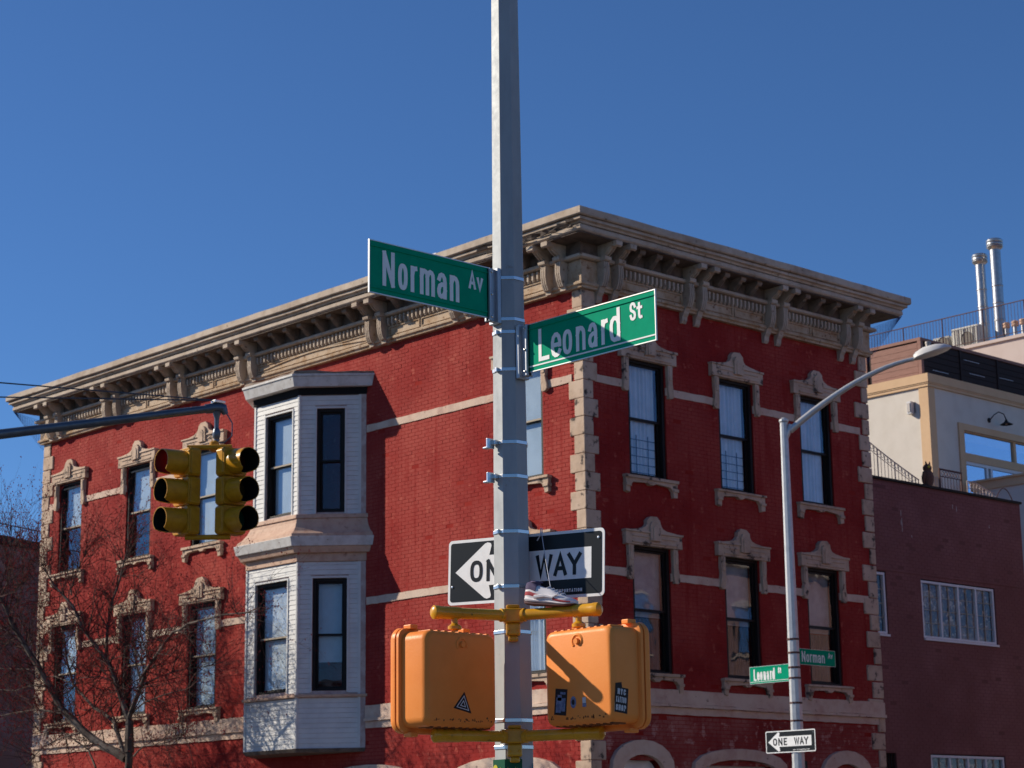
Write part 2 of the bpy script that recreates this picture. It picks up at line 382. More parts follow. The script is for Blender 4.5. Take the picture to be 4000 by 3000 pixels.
# string courses and the belt, in pieces between the openings
def segs(U0, U1, cuts):
    out = []; u = U0
    for a, b in sorted(cuts):
        if a > u: out.append((u, a))
        u = max(u, b)
    if u < U1: out.append((u, U1))
    return out
BAY = (6.45, 9.2)
def rough_bar(F, u0, u1, w1, z0, z1, m, name, parent, dw=.004, dz=.006):
    n = max(2, int((u1-u0)/.16)); mb = MB(); rr = random.Random(int(u0*97+z0*31))
    vs_ = []
    for k in range(n+1):
        u = u0+(u1-u0)*k/n; a = rr.uniform(-dw, dw); t = rr.uniform(-dz, dz); t2 = rr.uniform(-dz, dz)
        vs_ += [F(u, -.01, z0+t2), F(u, w1+a, z0+t2), F(u, w1+a, z1+t), F(u, -.01, z1+t)]
    fs = [(k*4+j, k*4+(j+1) % 4, k*4+4+(j+1) % 4, k*4+4+j) for k in range(n) for j in range(4)]+[(0,1,2,3), (n*4, n*4+1, n*4+2, n*4+3)]
    mb.add(vs_, fs); return mb.build(name, m, parent)
for F, ws, U1 in ((FR, winR, UR-.3), (FL, winL, UL-.34)):
    cuts = list(ws)+([BAY] if F is FL else [])
    for z0, z1 in ((10.13, 10.28), (6.50, 6.65)):
        for a, b in segs(.30, U1, cuts):
            if b-a > .05: rough_bar(F, a, b, .022, z0, z1, M['stone2'], 'string_course', B)
    cuts = [BAY] if F is FL else []
    for a, b in segs(.0 if F is FR else -.05, U1+.33, cuts):
        rough_bar(F, a, b, .05, 4.18, 4.44, M['stone2'], 'belt_course', B)
        rough_bar(F, a, b, .085, 4.12, 4.175, M['stone2'], 'belt_course', B)
        rough_bar(F, a, b, .03, 3.98, 4.115, M['stone2'], 'belt_course', B)

# window hoods and sills
def arc(cx, cz, rx, rz, a0, a1, n): return [(cx+rx*cos(R(a0+(a1-a0)*i/n)), cz+rz*sin(R(a0+(a1-a0)*i/n))) for i in range(n+1)]
def local(p, w): return (p[0], -w, p[1])
def hood_mesh(W2, sd=0):
    mb = MB(); hr = random.Random(sd)
    def local(p, w): return (p[0]+hr.uniform(-.007, .007), -w+hr.uniform(-.004, .004), p[1]+hr.uniform(-.008, .008))
    # flat head with a raised centre, curved shoulders
    h = W2+.26
    top = [(-h, .0), (h, .0), (h, .26), (h-.2, .29)]+[(.36, .32), (.25, .36), (.19, .42), (.18, .50), (.09, .575), (-.09, .575), (-.18, .50), (-.19, .42), (-.25, .36), (-.36, .32)]+[(-h+.2, .29), (-h, .26)]
    mb.prism(top, local, -.01, .10)
    mb.prism([(-h-.02, .235), (h+.02, .235), (h+.02, .275), (-h-.02, .275)], local, -.01, .125)
    mb.prism([(-h+.16, .04), (h-.16, .04), (h-.16, .075), (-h+.16, .075)], local, .1, .12)
    mb.prism([(-h+.16, .15), (h-.16, .15), (h-.16, .175), (-h+.16, .175)], local, .1, .118)
    hexa = [(.14, .10), (.14, .40), (.08, .47), (-.08, .47), (-.14, .40), (-.14, .10)]
    mb.prism(hexa, local, .1, .15)
    mb.prism([(p[0]*.6, .07+(p[1]-.06)*.78) for p in hexa], local, .15, .165)
    # legs that curve
    for s in (-1, 1):
        x0 = s*(W2+.03); x1 = s*(W2+.165)
        leg = [(x0, .0), (x1, .0), (x1, -.22), (x1-s*.01, -.36), (x1+s*.02, -.52), (x1+s*.03, -.62), (x1-s*.02, -.66), (x0+s*.02, -.66), (x0, -.5)]
        mb.prism(leg if s < 0 else leg[::-1], local, -.01, .075)
        mb.prism([(x0+s*.03, -.03), (x1-s*.03, -.03), (x1-s*.03, -.3), (x0+s*.03, -.3)], local, .075, .09)
    return mb.mesh('window_hood', M['stone'], bevel=.007)
def sill_mesh(W2, sd=0):
    mb = MB(); h = W2+.2; hr = random.Random(sd+50)
    def local(p, w): return (p[0]+hr.uniform(-.006, .006), -w+hr.uniform(-.004, .004), p[1]+hr.uniform(-.009, .009))
    p = [(-h, .0), (h, .0), (h, -.11), (h, -.32), (h-.11, -.34), (h-.13, -.2), (h-.2, -.135), (.12, -.11), (.05, -.15), (-.05, -.15), (-.12, -.11), (-h+.2, -.135), (-h+.13, -.2), (-h+.11, -.34), (-h, -.32), (-h, -.11)]
    mb.prism(p, local, -.01, .08)
    mb.prism([(-h-.02, .0), (h+.02, .0), (h+.02, -.05), (-h-.02, -.05)], local, -.01, .115)
    for s in (-1, 1): mb.prism([(s*(h+.01), -.16), (s*(h-.13), -.16), (s*(h-.13), -.22), (s*(h+.01), -.22)], local, -.01, .105)
    return mb.mesh('window_sill', M['stone'], bevel=.006)
def win_meshes(W2, H):
    """sash window in local space: x along, -y outward, z from the sill"""
    fr = MB(); t = .07
    for s in (-1, 1): fr.box((s*W2, .03, 0), (s*(W2-t), .2, H))
    fr.box((-W2+t, .03, H-t), (W2-t, .2, H)); fr.box((-W2+t, .03, 0), (W2-t, .2, .05))
    frame = fr.mesh('window', M['frame'], bevel=.006)
    wi = W2-t; hm = H*.5
    def sash(z0, z1, y):
        sb = MB(); q = .045
        sb.box((-wi, y, z0), (-wi+q, y+.04, z1)); sb.box((wi-q, y, z0), (wi, y+.04, z1)); sb.box((-wi+q, y, z1-q), (wi-q, y+.04, z1)); sb.box((-wi+q, y, z0), (wi-q, y+.04, z0+q))
        return sb.mesh('sash', M['frame'], bevel=.004)
    up = sash(hm-.03, H-t, .085); lo = sash(.05, hm+.02, .13)
    def pane(z0, z1, y): return MB().box((-wi+.04, y, z0), (wi-.04, y+.006, z1)).mesh('pane', M['glass'])
    pu = pane(hm, H-t-.04, .1); pl = pane(.09, hm, .146)
    return frame, up, lo, pu, pl, wi, hm
HOODS = [hood_mesh(.53, k) for k in range(7)]; SILLS = [sill_mesh(.53, k) for k in range(7)]; hidx = [0]
WM = {round(z1-z0, 2): win_meshes(.53, z1-z0) for z0, z1 in WZ}
def curtain_mesh(kind, wi, H, m):
    mb = MB()
    if kind == 'folds':
        n = 40; vs_ = []
        for k in range(n+1):
            x = -wi+2*wi*k/n; y = .03*sin(k*1.15)+.012*sin(k*2.7); vs_ += [(x, y, 0), (x, y, H)]
        mb.add(vs_, [(2*k, 2*k+2, 2*k+3, 2*k+1) for k in range(n)])
    else: mb.box((-wi, -.004, 0), (wi, .004, H))
    return mb.mesh('curtain' if kind == 'folds' else 'blind', m)
def put_window(F, a, b, z0, z1, style, parent, hood=True):
    H = round(z1-z0, 2); frame, up, lo, pu, pl, wi, hm = WM[H]
    rz = 0 if F is FR else -pi/2
    loc = F((a+b)/2, 0, z0); sc = ((b-a)/1.06, 1, 1)
    w = place('window', frame, parent, loc, rz, sc)
    for nm, me in (('sash', up), ('sash', lo), ('pane', pu), ('pane', pl)): place(nm, me, w)
    st = style
    if 'rail' in st: MB().box((-wi, .07, hm-.02), (wi, .085, hm+.015)).build('rail', M['rail_tan'], w); MB().box((-wi, .06, H-.15), (wi, .085, H-.12)).build('rail', M['rail_tan'], w)
    if 'C' in st: place('curtain', curtain_mesh('folds', wi, H-.1, M['curtain']), w, (0, .225, .05))
    if 'B' in st: place('blind', curtain_mesh('flat', wi, (H-.1)*(1 if 'full' in st else .52), M['blind']), w, (0, .182, .05+(0 if 'full' in st else (H-.1)*.48)))
    if 'W' in st: place('blind', curtain_mesh('flat', wi, H*.52, M['shade']), w, (0, .24, H*.45)); place('curtain', curtain_mesh('folds', wi, H*.42, M['room2']), w, (0, .27, .05))
    if 'G' in st:   # iron guard inside the lower sash
        g = MB()
        for k in range(5): g.box((-wi, .185, .12+k*.16), (wi, .195, .135+k*.16))
        for x in (-.15, .18): g.box((x, .175, .08), (x+.02, .185, .86))
        g.build('window_guard', M['iron'], w)
    if hood:
        hidx[0] += 1
        place('window_hood', HOODS[hidx[0] % 7], parent, F((a+b)/2, 0, z1-.01), rz, sc)
        place('window_sill', SILLS[(hidx[0]*3) % 7], parent, F((a+b)/2, 0, z0), rz, sc)
stR = {(0, 0): 'C G', (1, 0): 'C G', (2, 0): 'C', (0, 1): 'W', (1, 1): 'W', (2, 1): 'W'}
for i, (a, b) in enumerate(winR):
    for j, (z0, z1) in enumerate(WZ): put_window(FR, a, b, z0, z1, stR[(i, j)], B)
stL = {(0, 0): 'B full rail', (0, 1): 'C rail', (1, 0): 'B full rail', (1, 1): 'B full rail', (2, 0): 'B rail', (2, 1): 'C rail', (3, 0): 'B rail', (3, 1): 'B rail'}
for i, (a, b) in enumerate(winL):
    for j, (z0, z1) in enumerate(WZ): put_window(FL, a, b, z0, z1, stL[(i, j)], B)
# ground floor arches
def arch_hood(F, a, b, z, flat, parent):
    n = 10; cx = (a+b)/2; rx = (b-a)/2
    top = [(a, z-.35)]+[(cx-rx*cos(pi*k/n), z-.35+(.35 if not flat else .34)*(sin(pi*k/n)**.7 if flat else sin(pi*k/n))) for k in range(1, n)]+[(b, z-.35)]
    out = [(a-.28, z-.4)]+[(cx-(rx+.28)*cos(pi*k/n), z-.35+(.62 if not flat else .55)*(sin(pi*k/n)**.6 if flat else sin(pi*k/n)**.8)) for k in range(1, n)]+[(b+.28, z-.4)]
    mb = MB()
    for k in range(n):
        q = [top[k], top[k+1], out[k+1], out[k]]
        mb.prism(q, lambda p, w: F(p[0], w, p[1]), -.01, .09)
    for s, e in ((a-.28, a), (b, b+.28)): mb.box(F(s, -.01, .6), F(e, .09, z-.38))
    mb.build('arch_surround', M['stone2'], parent, bevel=.006)
    MB().prism([(a, .65), (b, .65), (b, z-.3)]+[(p[0], p[1]) for p in top[::-1][1:-1]]+[(a, z-.3)], lambda p, w: F(p[0], w, p[1]), -.22, -.16).build('shop_window', M['curtain'], parent)
for a, b, z in archR: arch_hood(FR, a, b, z+.1, b-a > 1.5, B)
for a, b, z in archL: arch_hood(FL, a, b, z+.1, True, B)

# cornice swept round the building with mitred corners and end returns
def sweep(prof, m, name, jitter=0):
    rr = random.Random(len(prof)*7+int(prof[0][1]*100))
    def path(w):
        return [(c+1.2, c+UL+w), (c-w, c+UL+w)]+[(c-w, c+UL+w-(UL+2*w)*t/40) for t in range(1, 40)]+[(c-w, c-w)]+[(c-w+(UR+2*w)*t/20, c-w) for t in range(1, 20)]+[(c+UR+w, c-w), (c+UR+w, c+1.2)]
    n = len(prof); P0 = [path(w) for w, z in prof]; m_ = len(P0[0]); vs_ = []
    for i in range(m_):
        jz = rr.uniform(-jitter, jitter); jw = rr.uniform(-jitter, jitter)*.6
        for k, (w, z) in enumerate(prof): vs_.append((P0[k][i][0]+jw*.7, P0[k][i][1]+jw*.7, z+jz))
    fs = [(i*n+k, i*n+(k+1) % n, (i+1)*n+(k+1) % n, (i+1)*n+k) for i in range(m_-1) for k in range(n)]
    fs += [tuple(range(n)), tuple(range((m_-1)*n, m_*n))]
    return MB().add(vs_, fs).build(name, m, B)
sweep([(-.3,13.10),(.75,13.205),(.775,13.20),(.775,13.07),(.755,13.05),(-.3,13.05)], M['cornice'], 'cornice_fascia', .006)
sweep([(-.2,13.04),(.70,13.045),(.715,13.03),(.715,12.985),(.66,12.965),(.64,12.93),(-.2,12.93)], M['cornice'], 'cornice_moulding', .005)
sweep([(-.2,12.92),(.615,12.922),(.635,12.90),(.635,12.83),(.605,12.80),(-.2,12.80)], M['cornice'], 'cornice_lip', .005)
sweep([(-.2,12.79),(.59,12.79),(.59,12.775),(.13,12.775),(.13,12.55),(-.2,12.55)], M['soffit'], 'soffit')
sweep([(-.1,12.54),(.19,12.54),(.22,12.52),(.22,12.47),(.18,12.45),(-.1,12.45)], M['cornice'], 'bed_moulding')
sweep([(-.1,12.44),(.10,12.44),(.10,12.03),(-.1,12.03)], M['frieze'], 'frieze')
sweep([(-.1,12.02),(.13,12.02),(.15,12.0),(.145,11.96),(.11,11.94),(.10,11.90),(-.1,11.90)], M['frieze'], 'frieze_moulding', .003)

def pw(p, u): return (u, -p[0], p[1])       # profile point (w,z) at x=u
def bracket_mesh(drop=True):
    mb = MB(); hw = .070
    core = [(-.01,12.78),(.57,12.78),(.57,12.72),(.50,12.69),(.43,12.635),(.35,12.585),(.29,12.55),(.27,12.50),(.25,12.42),(.27,12.34),(.275,12.22),(.25,12.10),(.20,12.0),(.17,11.95),(.14,11.90),(.13,11.86),(.085,11.80),(.075,11.72),(.04,11.67),(-.01,11.67)]
    if not drop: core = core[:-6]+[(.165,11.93),(.165,11.895),(-.01,11.895)]
    mb.prism(core, pw, -hw, hw)
    rib = [(.10,12.50),(.29,12.44),(.30,12.34),(.30,12.22),(.272,12.08),(.22,11.97),(.10,11.93)]
    for x in (-.050, 0, .050): mb.prism(rib, pw, x-.016, x+.016)
    for x in (-.045, .025): mb.prism([(.3,12.6),(.46,12.68),(.49,12.66),(.43,12.60),(.36,12.56),(.3,12.53)], pw, x, x+.02)
    mb.prism([(.4,12.775),(.645,12.775),(.645,12.69),(.60,12.665),(.52,12.70),(.4,12.72)], pw, -hw-.015, hw+.015)
    mb.prism([(.0,12.54),(.335,12.54),(.345,12.51),(.335,12.47),(.30,12.45),(.0,12.45)], pw, -hw-.02, hw+.02)
    return mb.mesh('bracket', M['cornice'])
def modillion_mesh():
    mb = MB(); hw = .05
    mb.prism([(.1,12.78),(.46,12.78),(.46,12.72),(.41,12.67),(.34,12.62),(.26,12.56),(.20,12.565),(.1,12.56)], pw, -hw, hw)
    mb.prism([(.34,12.775),(.50,12.775),(.50,12.72),(.47,12.69),(.42,12.695),(.34,12.72)], pw, -hw-.025, hw+.025)
    for x in (-.03, .014): mb.prism([(.16,12.56),(.38,12.66),(.40,12.64),(.33,12.58),(.26,12.53),(.16,12.53)], pw, x, x+.016)
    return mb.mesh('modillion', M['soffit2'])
BR, BRL, MO = bracket_mesh(), bracket_mesh(False), modillion_mesh()
dm = MB(); dm.box((-.024, 0, 0), (.024, -.08, .15)); dm.box((-.028, 0, -.02), (.028, -.055, .03)); DE = dm.mesh('dentil', M['cornice'], bevel=.006)
pairsR = [.40, .79, 2.80, 3.19, 5.30, 5.69, 7.78, 8.20]
pairsL = [.34, .74, 3.05, 3.45, 5.72, 6.12, 10.35, 10.80, 13.15, 13.62, 16.0, 16.5, 18.75, 19.2]
modR = [1.2, 1.68, 2.16, 3.66, 4.15, 4.65, 6.2, 6.7, 7.22]
for F, prs in ((FR, pairsR), (FL, pairsL)):
    rz = 0 if F is FR else -pi/2
    for u in prs: place('bracket', BR if F is FR else BRL, B, F(u, 0, 0), rz)
    gaps = [(prs[i], prs[i+1]) for i in range(1, len(prs)-1, 2)]
    mods = list(modR) if F is FR else [a+(b-a)*(k+1)/(n+1) for a, b in gaps for n in [round((b-a)/.52)-1] for k in range(n)]
    for u in mods: place('modillion', MO, B, F(u, 0, 0), rz)
    for a, b in gaps:
        x0, x1 = a+.15, b-.15; n = int((x1-x0)/(.118 if F is FR else .128))
        for k in range(n+1): place('dentil', DE, B, F(x0+(x1-x0)*k/n, .10, 12.27), rz)
        # panel with raised border
        pm = MB()
        spans = [(x0-.02, (x0+x1)/2-.03), ((x0+x1)/2+.03, x1+.02)] if b-a < 3 else [(x0-.02, x1+.02)]
        for p0, p1 in spans:
            for q in ((p0, p1, 12.045, 12.062), (p0, p1, 12.205, 12.222), (p0, p0+.02, 12.064, 12.203), (p1-.02, p1, 12.064, 12.203)):
                fbox(pm, F, q[0], q[1], .09, .125, q[2], q[3])
        if b-a > 3:
            for k in range(16):
                t0, t1 = x0+(x1-x0)*k/16, x0+(x1-x0)*(k+1)/16
                za, zb = (12.08+.11*sin(pi*k/16)), (12.08+.11*sin(pi*(k+1)/16))
                pm.prism([(t0, za), (t1, zb), (t1, zb+.025), (t0, za+.025)], lambda p, w: F(p[0], w, p[1]), .09, .13)
        pm.build('frieze_panel', M['frieze'], B)
# torn sheet metal near the corner of the left cornice
tm = MB(); rr = random.Random(11)
for k in range(34):
    u = -.6+k*.075+rr.uniform(-.03, .03); z = 12.84+rr.random()*.22; w = .66+rr.random()*.09; L = rr.uniform(.14, .42)
    p = [FL(u, w, z), FL(u+L, w-.02+rr.uniform(-.02,.03), z+rr.uniform(-.04,.04)), FL(u+L*.8, w+rr.uniform(.01,.05), z+.05+rr.uniform(-.02,.03)), FL(u+.03, w+rr.uniform(.0,.05), z+.04)]
    q = [(x+.012, y, zz-.006) for x, y, zz in p]
    tm.add(p+q, [(0,1,2,3),(7,6,5,4),(0,4,5,1),(1,5,6,2),(2,6,7,3),(3,7,4,0)])
tm.build('torn_sheet_metal', M['soffit'], B)
MB().box(FL(3.4, .70, 13.208), FL(4.3, .55, 13.25)).build('roof_flashing', M['roofwhite'], B, bevel=.015)

# bay windows (left facade)
def bay_pts(w, y0, y1, off=0):
    # plan outline from wall: right oblique at u=6.47, front y0..y1, left oblique
    return [(6.47-off*1.0, -.0), (y0-off*.414, w+off), (y1+off*.414, w+off), (y1+w+off, 0)]
def bay_prism(mb, pts, z0, z1, pts2=None):
    pts2 = pts2 or pts
    n = len(pts)
    a = [FL(u, w, z0) for u, w in pts]; b = [FL(u, w, z1) for u, w in pts2]
    mb.add(a+b, [tuple(range(n)), tuple(range(n, 2*n))[::-1]]+[(i, (i+1) % n, (i+1) % n+n, i+n) for i in range(n)])
bays = [dict(y0=7.5, y1=9.1, zs=8.42, zt=10.97, win=(7.74, 8.70), wz=(8.46, 10.68), so=8.47), dict(y0=7.5, y1=9.32, zs=4.66, zt=7.42, win=(7.85, 8.99), wz=(4.76, 7.08), so=4.74)]
MBAY = 1.03
for bi, d in enumerate(bays):
    y0, y1 = d['y0'], d['y1']; core = MB(); pin = [(6.55, 0), (y0, MBAY-.06), (y1, MBAY-.06), (y1+MBAY-.08, 0)]
    ow0, ow1 = .47 if bi == 0 else .41, .95 if bi == 0 else 1.0
    # solid carcass around the openings: slabs above and below plus posts
    z0, z1 = d['wz']
    zlow = d['zs'] if bi == 0 else 3.60
    a, b = d['win']
    bay_prism(core, pin, zlow, z0); bay_prism(core, pin, z1, d['zt'])
    fbox(core, FL, y0+.02, a, MBAY-.3, MBAY-.06, z0, z1); fbox(core, FL, b, y1-.02, MBAY-.3, MBAY-.06, z0, z1)
    # oblique posts
    def OB(s, w, z): # s along oblique from front corner (0) to the wall, w outward
        k = .7071; return FL(y0-s*k-w*k, MBAY-s*k+w*k, z)
    def OBL(s, w, z):
        k = .7071; return FL(y1+s*k+w*k, MBAY-s*k+w*k, z)
    so0, so1 = (.39, .99) if bi == 0 else (.33, 1.05)
    for s0, s1 in ((.02, so0), (so1, 1.40)):
        core.prism([(s0, -.3), (s1, -.3), (s1, -.05), (s0, -.05)], lambda p, z, OB=OB: OB(p[0], p[1], z), z0, z1)
    core.prism([(.02, -.3), (1.38, -.3), (1.38, -.05), (.02, -.05)], lambda p, z, OBL=OBL: OBL(p[0], p[1], z), z0, z1)
    core.build('bay_window', M['siding_edge'], B)
    # clapboards
    zz = zlow; bh = .1015
    top = d['zt']
    while zz < top-.03:
        h = min(bh, top-zz)
        def board(F_, s0, s1, lf, lz):
            if s1-s0 < .03: return
            q = MB(); q.prism([(-.0, 0), (.018, 0), (.008, h-.004), (0, h-.004)], lambda p, s: F_(s, p[0]-.05+(0 if lf else 0), zz+p[1]), s0, s1); q.build('siding_board', M['siding'], B, fix=True)
        mid = zz+h/2
        F1 = lambda u, w, z: FL(u, MBAY+w, z)
        if z0-.03 < mid < z1+.06:
            board(F1, y0+.05, a-.035, 0, 0); board(F1, b+.035, y1-.05, 0, 0)
            board(OB, .05, so0-.035, 1, 0); board(OB, so1+.035, 1.28, 1, 0)
        else:
            if not (bi == 1 and 4.62 < mid < 4.72):
                board(F1, y0+.05, y1-.05, 0, 0); board(OB, .05, 1.28, 1, 0)
        if not (bi == 1 and 4.62 < mid < 4.72): board(OBL, .05, 1.35, 1, 0)
        zz += bh
    tr = MB()
    for F_, ss in ((lambda u, w, z: FL(u, MBAY+w, z), (y0-.008, y1-.05)), (OB, (.0, 1.28))):
        for s0 in ss: tr.prism([(0, -.05), (.055, -.05), (.055, -.018), (0, -.018)], lambda p, z, F_=F_, s0=s0: F_(s0+p[0], p[1], z), zlow, d['zt'])
    # casing strips around the openings
    for F_, (q0, q1) in ((lambda u, w, z: FL(u, MBAY+w, z), (a, b)), (OB, (so0, so1))):
        for s0, s1, za, zb in ((q0-.035, q0, z0-.03, z1+.035), (q1, q1+.035, z0-.03, z1+.035), (q0, q1, z1, z1+.035)):
            tr.prism([(s0, -.05), (s1, -.05), (s1, -.02), (s0, -.02)], lambda p, z, F_=F_: F_(p[0], p[1], z), za, zb)
    tr.build('corner_board', M['siding'], B)
    e = MB(); e.prism([(1.335, -.05), (1.44, -.05), (1.44, -.018), (1.335, -.018)], lambda p, z: OB(p[0], p[1], z), zlow, d['zt']); e.build('corner_board', M['siding_edge'], B)  # board by the wall, its brownish reflected tone is painted on
    # windows
    for F_, (q0, q1), loc_, rz in ((0, (a, b), FL((a+b)/2, MBAY-.06, z0), -pi/2), (1, (so0, so1), OB((so0+so1)/2, -.05, z0), -pi/4)):
        H = z1-z0; W2 = (q1-q0)/2; frame, up, lo, pu, pl, wi, hm = win_meshes(W2, H)
        w = place('window', frame, B, loc_, rz)
        for nm, me in (('sash', up), ('sash', lo), ('pane', pu), ('pane', pl)): place(nm, me, w)
        if F_ == 0:
            MB().box((-wi, .07, hm-.02), (wi, .085, hm+.015)).build('rail', M['rail_tan'], w)
            place('blind', curtain_mesh('flat', wi, H-.1, M['blind' if bi == 0 else 'curtain']), w, (0, .182, .05))
        elif bi == 1:
            place('blind', curtain_mesh('flat', wi, H*.72, M['blind']), w, (0, .24, H*.28-.05))
def ring(name, m, z0, z1, off0, off1, b, jag=0, closed=True):
    mb = MB(); y0, y1 = b['y0'], b['y1']
    bay_prism(mb, bay_pts(MBAY, y0, y1, off0), z0, z1, bay_pts(MBAY, y0, y1, off1)); return mb.build(name, m, B, bevel=.006)
u_, l_ = bays
ring('bay_fascia', M['tar'], 10.972, 11.12, .0, .02, u_)  # shade of the recess under the gutter, painted as a black band
ring('gutter', M['gutter'], 11.12, 11.33, .17, .23, u_)
ring('gutter', M['gutter'], 11.332, 11.38, .25, .25, u_)
# ragged tar roof on the upper bay
rg = MB(); rr = random.Random(4); pts = bay_pts(MBAY, 7.5, 9.1, .22)
top = []
for i in range(3):
    (ua, wa), (ub, wb) = pts[i], pts[i+1]
    for k in range(8):
        t = k/8; top.append((ua+(ub-ua)*t, wa+(wb-wa)*t))
top.append(pts[3]); n = len(top)
lo_ = [FL(u, w, 11.382) for u, w in top]; hi = [FL(u, w*.97, 11.42+rr.uniform(0, .05)) for u, w in top]
inn = [FL(8.2+(u-8.2)*.55, w*.5, 11.56+rr.uniform(-.02, .03)) for u, w in top]
rg.add(lo_+hi+inn, [(i, i+1, n+i+1, n+i) for i in range(n-1)]+[(n+i, n+i+1, 2*n+i+1, 2*n+i) for i in range(n-1)]+[tuple(range(2*n, 3*n))]); rg.build('bay_roof', M['soffit2'], B)
# skirt between the bays
ring('bay_sill', M['skirt'], 8.33, 8.415, .05, .04, u_)
mb = MB()
prof = [(0.02, 8.325), (.03, 8.25), (.06, 8.16), (.12, 8.06), (.2, 7.99), (.21, 7.93)]
for (o0, za), (o1, zb) in zip(prof, prof[1:]): bay_prism(mb, bay_pts(MBAY, 7.5, 9.1+(8.325-zb)*.5, o1), zb, za-.0004, bay_pts(MBAY, 7.5, 9.1+(8.325-za)*.5, o0))
mb.build('bay_skirt', M['skirt'], B, smooth=False)
ring('gutter', M['gutter'], 7.73, 7.928, .20, .25, l_)
ring('bay_fascia', M['skirt'], 7.60, 7.728, .10, .16, l_)
ring('bay_fascia', M['skirt'], 7.425, 7.598, .0, .0, l_)
ring('bay_sill', M['skirt'], 4.63, 4.685, .03, .035, l_)
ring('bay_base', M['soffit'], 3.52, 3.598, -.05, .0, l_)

# bird netting at both ends of the cornice
for (P0, P1, P2) in (((c-.62, c+UL+.62, 12.80), (c-.05, c+UL+.05, 12.5), (c-.03, c+UL+.06, 11.75)), ((c+UR+.62, c-.62, 12.80), (c+UR+.08, c-.05, 12.5), (c+UR+.06, c-.03, 11.75))):
    nm = MB(); P0, P1, P2 = map(Vector, (P0, P1, P2)); N = 13
    for k in range(N+1):
        t = k/N; nm.tube([P0.lerp(P1, t), P0.lerp(P2, t)], .003, 3, False); nm.tube([P1.lerp(P2, t), P0], .003, 3, False)
    o = nm.build('bird_netting', M['net'], B); o['kind'] = 'stuff'

# ------------------------------------------------------------------ brown neighbour
Bn = thing('brown_brick_building', (34.9, 26.42, 0), 'low dark brown brick building with white lattice windows beside the red corner building', 'building')
opB = [(1.85, 4.66, 5.9, 7.21), (-.5+.5, .6, 5.9, 7.27), (1.85, 4.65, 1.6, 3.43), (.18, .63, 1.6, 3.42)]
wall(FB, 0, 5.92, 0, 9.28, opB, M['brown_m'], Bn)
bricks(FB, .005, 5.915, 2.4, 9.27, opB, M['brown'], Bn, lambda u, z: True and 7.2 > z > 5.0 and 1.2 < u < 5.9, seed=9, rmax=300)
bk = MB(); bk.box((34.9+5.62, 26.78, 0), (34.9+5.915, 33, 9.28)); bk.box((34.95, 32.7, 0), (40.5, 33, 9.28)); bk.build('wall', M['brown'], Bn)
MB().box((34.95, 26.78, 9.0), (40.5, 32.7, 9.1)).build('roof', M['coping'], Bn)
mb = MB(); fbox(mb, FB, -.02, 5.95, -.36, .05, 9.284, 9.34); mb.build('coping', M['coping'], Bn, bevel=.01)
mb = MB(); fbox(mb, FB, .0, 5.75, -.001, .012, 7.30, 7.33); mb.build('ledge', M['brown'], Bn)
for k in range(7):
    mb = MB(); uu = [1.25, 1.27, 1.24, 3.2, 3.35, 4.6, 1.6][k]; zz = [8.55, 8.2, 8.35, 8.9, 8.85, 8.6, 8.1][k]
    fbox(mb, FB, uu, uu+.012, .003, .006, zz, zz+[.12, .3, .1, .1, .12, .06, .05][k]); mb.build('paint_streak', M['stain'], Bn)
def lattice_window(u0, u1, z0, z1, n):
    fr = MB(); w0, w1 = -.10, -.02; t = .055
    fbox(fr, FB, u0, u1, w0, w1, z0, z0+t); fbox(fr, FB, u0, u1, w0, w1, z1-t, z1)
    for k in range(n+1):
        u = u0+(u1-u0-t)*k/n; fbox(fr, FB, u, u+t, w0, w1, z0+t, z1-t)
    w = fr.build('window', M['pvc'], Bn, bevel=.006)
    sl = MB(); fbox(sl, FB, u0-.02, u1+.02, -.1, .04, z0-.05, z0-.004); sl.build('window_sill', M['pvc'], Bn)
    for k in range(n):
        a = u0+(u1-u0-t)*k/n+t; b = u0+(u1-u0-t)*(k+1)/n
        p = MB(); fbox(p, FB, a, b, -.075, -.07, z0+t, z1-t); p.build('pane', M['glass_b'], w)
        g = MB()
        m = (a+b)/2
        fbox(g, FB, m-.008, m+.008, -.066, -.05, z0+t, z1-t)
        for j in range(1, 4): fbox(g, FB, a, b, -.066, -.052, z0+t+(z1-z0-2*t)*j/4-.008, z0+t+(z1-z0-2*t)*j/4+.008)
        g.build('glazing_bar', M['rail_gold'], w)
M['glass_b'] = glass('pattern_glass', .02, (.95, .95, .95), mul=.15); M['rail_gold'] = mat('cream_glazing_bar', (.38,.32,.24), .6)
M['lace_curtain'] = mat('patterned_curtain', (.13,.075,.06), .9, var=[(.50,.34,.17), (.07,.045,.05)], scale=5, spots=(.7,.55,.36), spot_scale=9, spot_lo=.56)
lattice_window(1.87, 4.64, 5.92, 7.19, 4); lattice_window(.02, .58, 5.92, 7.25, 1); lattice_window(1.87, 4.63, 1.62, 3.41, 4)
mb = MB(); fbox(mb, FB, .03, 5.5, -.18, -.17, 5.91, 7.2); fbox(mb, FB, 1.86, 4.6, -.18, -.17, 1.61, 3.42); mb.build('curtain', M['lace_curtain'], Bn)
mb = MB()
for k in range(5): fbox(mb, FB, .2+k*.095, .215+k*.095, -.05, -.035, 1.62, 3.4)
mb.build('window_bars', M['iron'], Bn)

